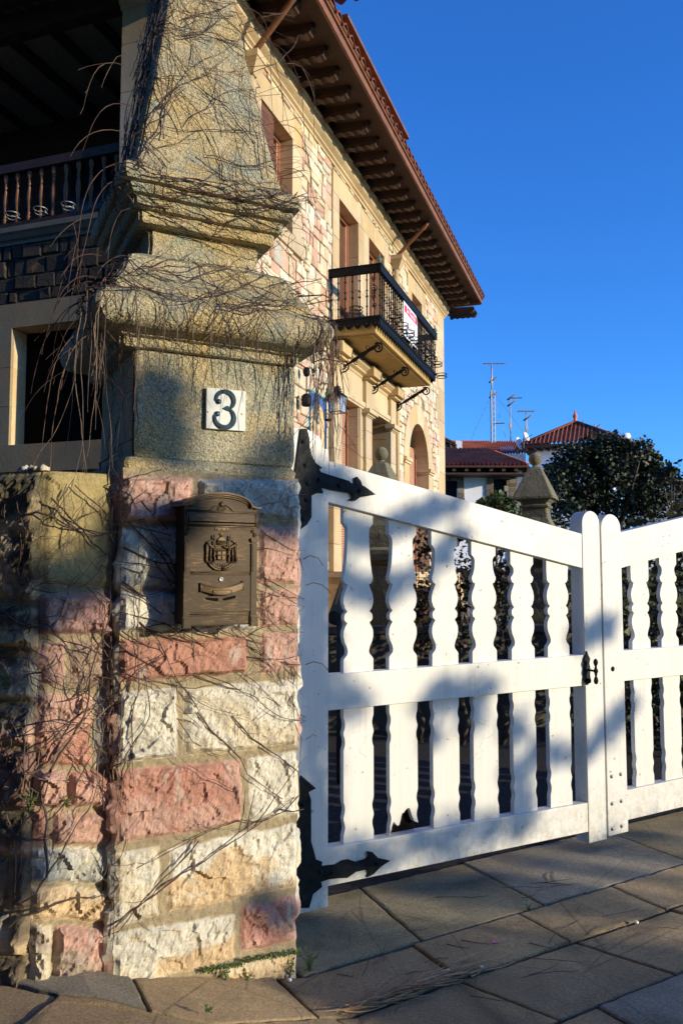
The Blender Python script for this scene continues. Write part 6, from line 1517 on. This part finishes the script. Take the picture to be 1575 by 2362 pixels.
for f_, r_, pts in ((c3, .003, [(530, 590), (640, 650), (750, 740), (850, 820), (1000, 930), (1130, 1010), (1200, 1080), (1290, 1160)]),
    (c3, .0032, [(530, 850), (620, 920), (760, 985), (830, 1060), (880, 1140), (940, 1230)]), (c4, .003, [(885, -20), (940, 60), (1000, 110), (1080, 190), (1110, 260), (1190, 320), (1270, 375)]),
    (c3, .0022, [(640, 300), (700, 380), (760, 470), (800, 560), (860, 650), (1010, 930)]), (c4, .003, [(1040, 0), (1130, 100), (1250, 180), (1335, 250), (1340, 350), (1280, 430), (1150, 480), (1080, 460), (890, 540), (740, 610), (600, 690)]),
    (c4, .0034, [(890, 560), (760, 700), (640, 830), (530, 960), (490, 1010)]), (c4, .0018, [(880, 540), (850, 620), (830, 700)]), (c3, .002, [(1170, 340), (1250, 400), (1330, 440), (1365, 520)]),
    (c3, .0024, [(1168, 540), (1260, 600), (1365, 650)]), (c3, .002, [(1170, 700), (1250, 790), (1365, 800)]), (c3, .0024, [(1050, 770), (1130, 830), (1170, 900), (1240, 980), (1300, 1100), (1340, 1180)]),
    (c3, .0018, [(560, 120), (600, 230), (650, 300), (700, 400), (790, 500)]), (c3, .0018, [(1240, 100), (1200, 160), (1150, 200), (1050, 230)]), (c3, .002, [(540, 300), (600, 200), (700, 130), (780, 90)]),
    (c4, .0022, [(580, -60), (590, 60), (595, 200), (600, 330)]), (c4, .002, [(545, -100), (540, 60), (530, 250), (530, 400)]), (c3, .0022, [(530, 700), (620, 730), (740, 760), (900, 860), (1050, 920), (1250, 920), (1360, 900)]), (c3, .002, [(530, 480), (620, 490), (700, 510), (800, 600)]),
    (c4, .0022, [(800, 20), (860, 110), (960, 170), (1000, 180)]), (c3, .002, [(560, 980), (700, 1040), (820, 1150), (900, 1230)])):
    drawn(f_, pts, r_*.8)
obj('shaft_tendrils', mb, M['vine'], cv)
mb = MB()
for i in range(70): strand(mb, rd, onp, rd.uniform(-.60, .3), rd.uniform(3.06, 4.0), rd.choice((rd.uniform(-.5, .6), rd.uniform(2.4, 3.6))), rd.uniform(.25, .8), rd.uniform(.0011, .0024), .16, rd.choice((0, -.25, 3.1)), .04, .015, .7, lo=-.62, hi=.42, zlo=3.0)
for i in range(22): strand(mb, rd, onp, rd.uniform(-.5, .35), rd.uniform(3.03, 3.3), rd.uniform(1.0, 2.2), rd.uniform(.3, .9), rd.uniform(.0013, .0026), .16, 1.57, .04, .02, .6, lo=-.6, hi=.33)
for i in range(26): strand(mb, rd, onp, rd.uniform(-.6, -.2), rd.uniform(3.0, 4.0), rd.uniform(.8, 2.3), rd.uniform(.3, .9), rd.uniform(.0014, .003), .2, 1.57, .05, .02, .7, lo=-.7, hi=.1)
obj('obelisk_tendrils', mb, M['vine'], cv)
mb = MB()
for i in range(52): strand(mb, rd, onp, rd.uniform(-.75, .42), rd.uniform(2.50, 2.68), rd.choice((rd.uniform(-.4, .5), rd.uniform(2.6, 3.5))), rd.uniform(.3, .9), rd.uniform(.0013, .0028), .24, 0, .03, .025, .7, lo=-.9, hi=.5, zlo=2.36, zhi=2.8)
for i in range(40): strand(mb, rd, onp, rd.uniform(-.6, .46), rd.uniform(2.48, 2.6), rd.uniform(-2.2, -.9), rd.uniform(.15, .4), rd.uniform(.0011, .002), .25, -1.57, .1, .03, .6, lo=-.9, hi=.52)
for i in range(45): strand(mb, rd, onp, rd.uniform(-.6, .33), rd.uniform(2.88, 3.06), rd.choice((0.1, 3.0))+rd.gauss(0, .3), rd.uniform(.25, .8), rd.uniform(.0012, .0026), .2, 0, .03, .02, .7, lo=-.8, hi=.38, zlo=2.8, zhi=3.2)

def hang(mb, rd, P, L, r, out=Vector((0, 0, 0)), sway=.08):
    pts = [P]; rs = [r]; d = out.copy() if out.length else Vector((rd.gauss(0, .1), rd.gauss(0, .1), -1)); n = int(L/.035); c = mulc(rd.choice(VC), rd.uniform(.7, 1.5)); q = P.copy()
    for i in range(n):
        d = (d*.82+Vector((rd.gauss(0, sway), rd.gauss(0, sway), -.22))); dn = d.normalized(); q = q+dn*.035; pts.append(q.copy()); rs.append(r*(1-.7*i/n)*(1.5 if i % 3 == 2 else 1))
        if rd.random() < .10 and L > .2: hang(mb, rd, q, L*rd.uniform(.2, .4), r*.65, (dn+Vector((rd.gauss(0, .7), rd.gauss(0, .7), 0))), sway)
    mb.tube(pts, rs, 4, c, False)
for i in range(13): t = -.46-rd.uniform(-.1, .42)**1; hang(mb, rd, onp(t, rd.uniform(2.42, 2.56), .03), rd.uniform(.2, .8), rd.uniform(.0011, .0020), sway=rd.choice((.09, .15, .2)))
for i in range(8): hang(mb, rd, onp(-.47+rd.uniform(-.06, .1), rd.uniform(2.45, 2.58), .02), rd.uniform(.25, .7), rd.uniform(.0011, .0020), sway=.06)
for i in range(26): hang(mb, rd, onp(rd.uniform(-.4, .40), rd.uniform(2.41, 2.50), .02), rd.uniform(.12, .42), rd.uniform(.0010, .0017), sway=.10)
for i in range(30): hang(mb, rd, onp(rd.uniform(.38, .47), rd.uniform(2.42, 2.58), .02), rd.uniform(.15, .62), rd.uniform(.0012, .002), sway=.1)
for i in range(12): hang(mb, rd, onp(rd.uniform(.30, .36), rd.uniform(2.92, 3.05), .01), rd.uniform(.1, .28), .0012, PU.e*.4+Vector((0, 0, .3)), .3)
                                    # long wisps arching into the air on the left
for px, py, L, k in ((285, 150, .28, .5), (290, 125, .20, .2), (305, 245, .34, .6), (300, 310, .3, .9), (330, 385, .75, .9), (330, 420, .7, .9), (300, 480, .3, .2), (300, 590, .35, .4), (235, 590, .3, .6), (220, 640, .35, .5), (245, 700, .5, .9), (250, 655, .45, .8), (290, 770, .8, 1.0), (230, 700, .4, .7), (262, 760, .6, .9)):
    a_, z_ = at(PU, px, py, .30); P = PU.w(a_, .30, z_); hang(mb, rd, P, L, .0016, -PU.e*k*1.6+Vector((0, 0, .5*k)), .035)
for px, py, dx, L in ((655, 160, .6, .45), (600, 110, .8, .6), (560, 30, .9, .6), (640, 300, .8, .5), (690, 470, .4, .12), (650, 400, .7, .35), (685, 1130+160, .4, .12), (690, 1350, .5, .14), (690, 1530, .5, .12), (690, 1700, .4, .08), (560, 70, 1.0, .5)):
    a_, z_ = at(PL, px, py, H*.9 if py > 1000 else .25); P = (PL if py > 1000 else PU).w(a_, (H if py > 1000 else .25)+.02, z_); hang(mb, rd, P, L, .0018, PU.e*dx+Vector((0, 0, .45)), .06)
obj('hanging_stems', mb, M['vine'], cv)
# creeper on the boundary wall
cw_ = thing('wall_creeper', 'leafless creeper spread over the rough boundary wall left of the pillar', 'creeper', G.w(WL+.02, WN, .16))
def onw(t, z, lift):
    if t >= WL: return G.w(t, WN+.022+lift, z)
    return U.w(WL-t, .022+lift*.6, z)
mb = MB()
for i in range(24):
    strand(mb, rd, onw, rd.uniform(WL-.5, WL+.1), rd.uniform(.7, 1.86), rd.uniform(-.9, .5), rd.uniform(.3, .7), rd.uniform(.0014, .0034), .34, -.5, .03, .012, .8, lo=WL-1, hi=-.73, zlo=.2, zhi=1.9)
for i in range(30): strand(mb, rd, onw, rd.uniform(WL-.1, -.75), rd.uniform(.9, 1.87), rd.uniform(-2.2, -.9), rd.uniform(.3, .8), rd.uniform(.0012, .0024), .34, -1.5, .04, .012, .7, lo=WL-1, hi=-.73, zlo=.2)
for i in range(7): strand(mb, rd, onw, rd.uniform(WL-.1, WL+.05), rd.uniform(.3, .9), rd.uniform(.6, 1.8), rd.uniform(.3, .8), rd.uniform(.002, .0045), .16, 1.3, .05, .02, .6, lo=WL-1, hi=-.73, zlo=.2)
obj('stems', mb, M['vine'], cw_)
# ---------------------------------------------------------------- swept twigs, pebbles and a petal on the paving
tp2 = thing('twig_pile', 'heap of dry brown twigs swept along the paving joint', 'twigs', G.w(.15, .33, 0)); mb = MB()
for i in range(85):
    s_ = rd.triangular(-.12, .62, .15); n_ = .34-.02*s_+rd.gauss(0, .010)*(1.5 if s_ > .3 else 1); L = rd.uniform(.08, .26); an = rd.gauss(-.05, .22); zb_ = .004+rd.random()**2*.035
    pts = [G.w(s_+math.cos(an)*L*t, n_+math.sin(an)*L*t+.01*math.sin(t*3+i), zb_+.006*math.sin(t*5+i)) for t in (0, .33, .66, 1)]
    for p in pts: p.z += zg(p.x, p.y)+.002
    mb.tube(pts, [.0022, .002, .0016, .001], 4, mulc((.40, .23, .11), rd.uniform(.4, 1.8)))
obj('twigs', mb, M['vine'], tp2)
mb = MB()
for i in range(38):
    s_ = rd.uniform(.0, 1.5); n_ = rd.uniform(.03, .5) if rd.random() < .75 else rd.uniform(-.3, .0); L = rd.uniform(.06, .28); an = rd.uniform(-.9, .9)
    pts = [G.w(s_+math.cos(an)*L*t, n_+math.sin(an)*L*t+.02*math.sin(t*3+i), .006) for t in (0, .33, .66, 1)]; mb.tube(pts, [.0016, .0014, .0012, .0008], 4, mulc((.12, .075, .05), rd.uniform(.4, 1.3)))
tag(obj('scattered_twigs', mb, M['vine']), 'loose thin twigs strewn over the paving in front of the gate', 'twigs', kind='stuff')
PG = 'pebbles lying on the paving'
for i, (px, py, r, lab) in enumerate(((664, 2262, .012, 'pale pebble at the right foot of the pillar'), (668, 2275, .009, 'small white pebble under the pale pebble by the pillar'), (1034, 2240, .008, 'grey pebble beside the right end of the twig pile'), (1110, 2233, .008, 'light pebble in the joint right of the twig pile'), (1467, 2130, .010, 'orange pebble in the far right paving joint'))):
    r_ = ray(px, py); t_ = -EYE/r_.z; P = CAMP+r_*t_; P.z = zg(P.x, P.y); mb = MB(); mb.ball(P+Zv*r*.5, r, 8, sz=.7)
    tag(obj('pebble', mb, M['steel'] if 0 else M['plasterwall']), lab, 'pebble', PG)
mb = MB(); r_ = ray(1142, 2175); P = CAMP+r_*(-EYE/r_.z)
for i in range(5): a_ = i*1.256; d = Vector((math.cos(a_), math.sin(a_), .5)); e = d.cross(Zv).normalized()*.006; mb.poly([P+Zv*.003, P+d*.009+e, P+d*.017, P+d*.009-e])
tag(obj('fallen_blossom', mb, M['pink']), 'small pink blossom lying on the paving', 'flower')
g1 = G.w(1.17, .02, 0); weed('weed', g1, .03, 5, 'tiny green weed in the paving joint below the gate', seed=21, group='weeds in the paving joints')
r_ = ray(482, 2335); P = CAMP+r_*((.13-EYE)/r_.z); weed('weed', P, .03, 4, 'tiny green weed in the slab below the letter box', seed=22, group='weeds in the paving joints')
# ---------------------------------------------------------------- street trees beyond the right edge of the view: they throw the soft shade on gate, pillar and paving
def toward(P, D): return P+SUNV*D
def gp(px, py, n=GN): a_, z_ = at(G, px, py, n); return G.w(a_, n, z_)
def pp_(px, py): a_, z_ = at(PL, px, py, H); return PL.w(a_, H, z_)
def gd(px, py): r_ = ray(px, py); return CAMP+r_*(-EYE/r_.z)
D = 11.5
spots = []
def S(P, r, D_=D, stretch=None): spots.append((toward(P, D_), r, stretch))
# gate: post and rail ends
for y in range(1180, 2120, 60): S(gp(722, y), .085)
for x, y, r in ((770, 1110, .06), (800, 1130, .05), (735, 1110, .06), (775, 1610, .075), (820, 1625, .05), (860, 1240, .05), (905, 1215, .045), (950, 1195, .045), (1000, 1175, .045), (1050, 1160, .04), (800, 1215, .05), (790, 1330, .05), (835, 1355, .05), (880, 1370, .05), (925, 1345, .05), (975, 1320, .05), (1030, 1280, .045), (1060, 1240, .035), (1010, 1610, .06), (1060, 1600, .06), (1100, 1650, .06), (1120, 1590, .05),
    (1200, 1680, .06), (1205, 1780, .07), (1210, 1850, .06), (1380, 1450, .05), (1350, 1470, .05), (1400, 1440, .04), (1350, 1730, .05), (1390, 1690, .05), (1430, 1655, .05), (1290, 1740, .04), (1460, 1620, .04), (870, 1980, .06), (820, 1960, .05), (960, 1940, .07), (1040, 1930, .07), (1120, 1915, .07), (1200, 1900, .06), (1250, 1730, .04), (1010, 1700, .03), (1310, 1880, .0)):
    if r: S(gp(x, y), r)
# pillar
for x, y, r in ((365, 880, .05), (400, 910, .06), (370, 960, .06), (420, 980, .04), (350, 1010, .05), (400, 1040, .05), (640, 1045, .05), (510, 1150, .05), (570, 1130, .06), (630, 1150, .06), (675, 1160, .05), (600, 1190, .05), (650, 1220, .04), (300, 1220, .05), (340, 1200, .04), (290, 1260, .03), (640, 2010+110, .04), (600, 2080, .035), (500, 2060, .0)):
    if r: S(pp_(x, y), r)
def wp(px, py): a_, z_ = at(G, px, py, WN); return G.w(a_, WN, z_)
for x, y, r in ((110, 1330, .05), (160, 1340, .06), (205, 1350, .05), (60, 1420, .07), (30, 1500, .07), (90, 1400, .05), (20, 1600, .06), (40, 1950, .05), (60, 2020, .05)): S(wp(x, y), r)
# paving
for x, y, r in ((760, 2140, .09), (830, 2180, .09), (900, 2200, .07), (1000, 2050, .09), (1100, 2060, .10), (1200, 2060, .10), (1290, 2050, .08), (1380, 2010, .07), (1480, 1970, .09), (1550, 1940, .09), (1050, 2270, .12), (1150, 2290, .12), (1250, 2270, .12), (1350, 2240, .12), (1450, 2220, .12), (1540, 2200, .12), (980, 2300, .1), (1500, 2280, .12), (880, 2330, .08), (1050, 2340, .1), (740, 2200, .06)): S(gd(x, y), r, 11.5)
st = thing('street_tree', 'leafy street tree standing across the pavement to the right of the view', 'tree', (13.6, -1.8, -.3))
lm = MB(); bm_ = MB(); rd = random.Random(31)
trunk_top = Vector((14.2, -2.6, 3.4)); bm_.tube([Vector((14.0, -2.6, -.3)), Vector((14.1, -2.5, 1.6)), trunk_top, Vector((14.3, -2.8, 6))], [.17, .14, .12, .06], 8)
for c, r, s_ in spots:
    n = int(60+r*900)
    for _ in range(n):
        d = Vector((rd.gauss(0, .45), rd.gauss(0, .45), rd.gauss(0, .45))); 
        if d.length > 1: d.normalize()
        p = c+d*r*1.6; a = Vector((rd.gauss(0, 1), rd.gauss(0, 1), rd.gauss(0, 1))).normalized(); L = rd.uniform(.035, .07); b_ = a.orthogonal().normalized()*L*.4
        lm.poly([p, p+a*L*.5+b_, p+a*L, p+a*L*.5-b_], mulc((.05, .09, .025), rd.uniform(.6, 1.4)))
obj('crown', lm, M['leaf'], st); obj('trunk', bm_, M['bark'], st)

# unseen house row, added behind the camera to cut the sky light
oh = thing('sky_blocking_houses', 'unseen tall dark house row added behind the viewpoint to block sky light', 'house', (-4, -11, -.3))
Fo = Fr((0, -10), 90)
mb = MB(); mb.box(Fo, -34, 19, 0, 9, -.3, 13, (.10, .09, .08)); obj('wall', mb, M['plasterwall'], oh)
mb = MB(); mb.box8([Vector((-35, -9, 13)), Vector((19.5, -9, 13)), Vector((19.5, -20, 13)), Vector((-35, -20, 13)), Vector((-33, -13, 15.5)), Vector((17, -13, 15.5)), Vector((17, -16, 15.5)), Vector((-33, -16, 15.5))]); obj('roof', mb, M['tile'], oh)
win = None
for r_ in range(4):
    for c_ in range(12):
        mb = MB(); x = -31+c_*4.2; mb.box(Fo, x, x+1.1, -.05, .0, 1.2+r_*3, 2.9+r_*3)
        if r_*12+c_ < 60: obj('window', mb, M['darkglass'], oh)

gt = thing('sky_blocking_tree', 'unseen broad dark evergreen tree added left of the view to block sky light', 'tree', (-7.5, 1.5, 0))  # unseen tree, added to cut sky light from the left
mb = MB(); leafcloud(mb, [((-7.4, 4.2, 4.5), (2.0, 2.2, 3.2)), ((-7.2, 1.0, 4.2), (2.2, 2.4, 3.8)), ((-7.0, -2.6, 4.6), (2.2, 2.4, 3.6)), ((-7.5, .5, 7.4), (2.4, 3.4, 2.2))], 9000, .42, GRN_D, 91, shell=.6); obj('crown', mb, M['leaf'], gt)
mb = MB(); mb.tube([Vector((-7.5, 1.5, 0)), Vector((-7.4, 1.4, 3)), Vector((-7.3, 1, 6.5))], [.32, .26, .15], 9); obj('trunk', mb, M['bark'], gt)
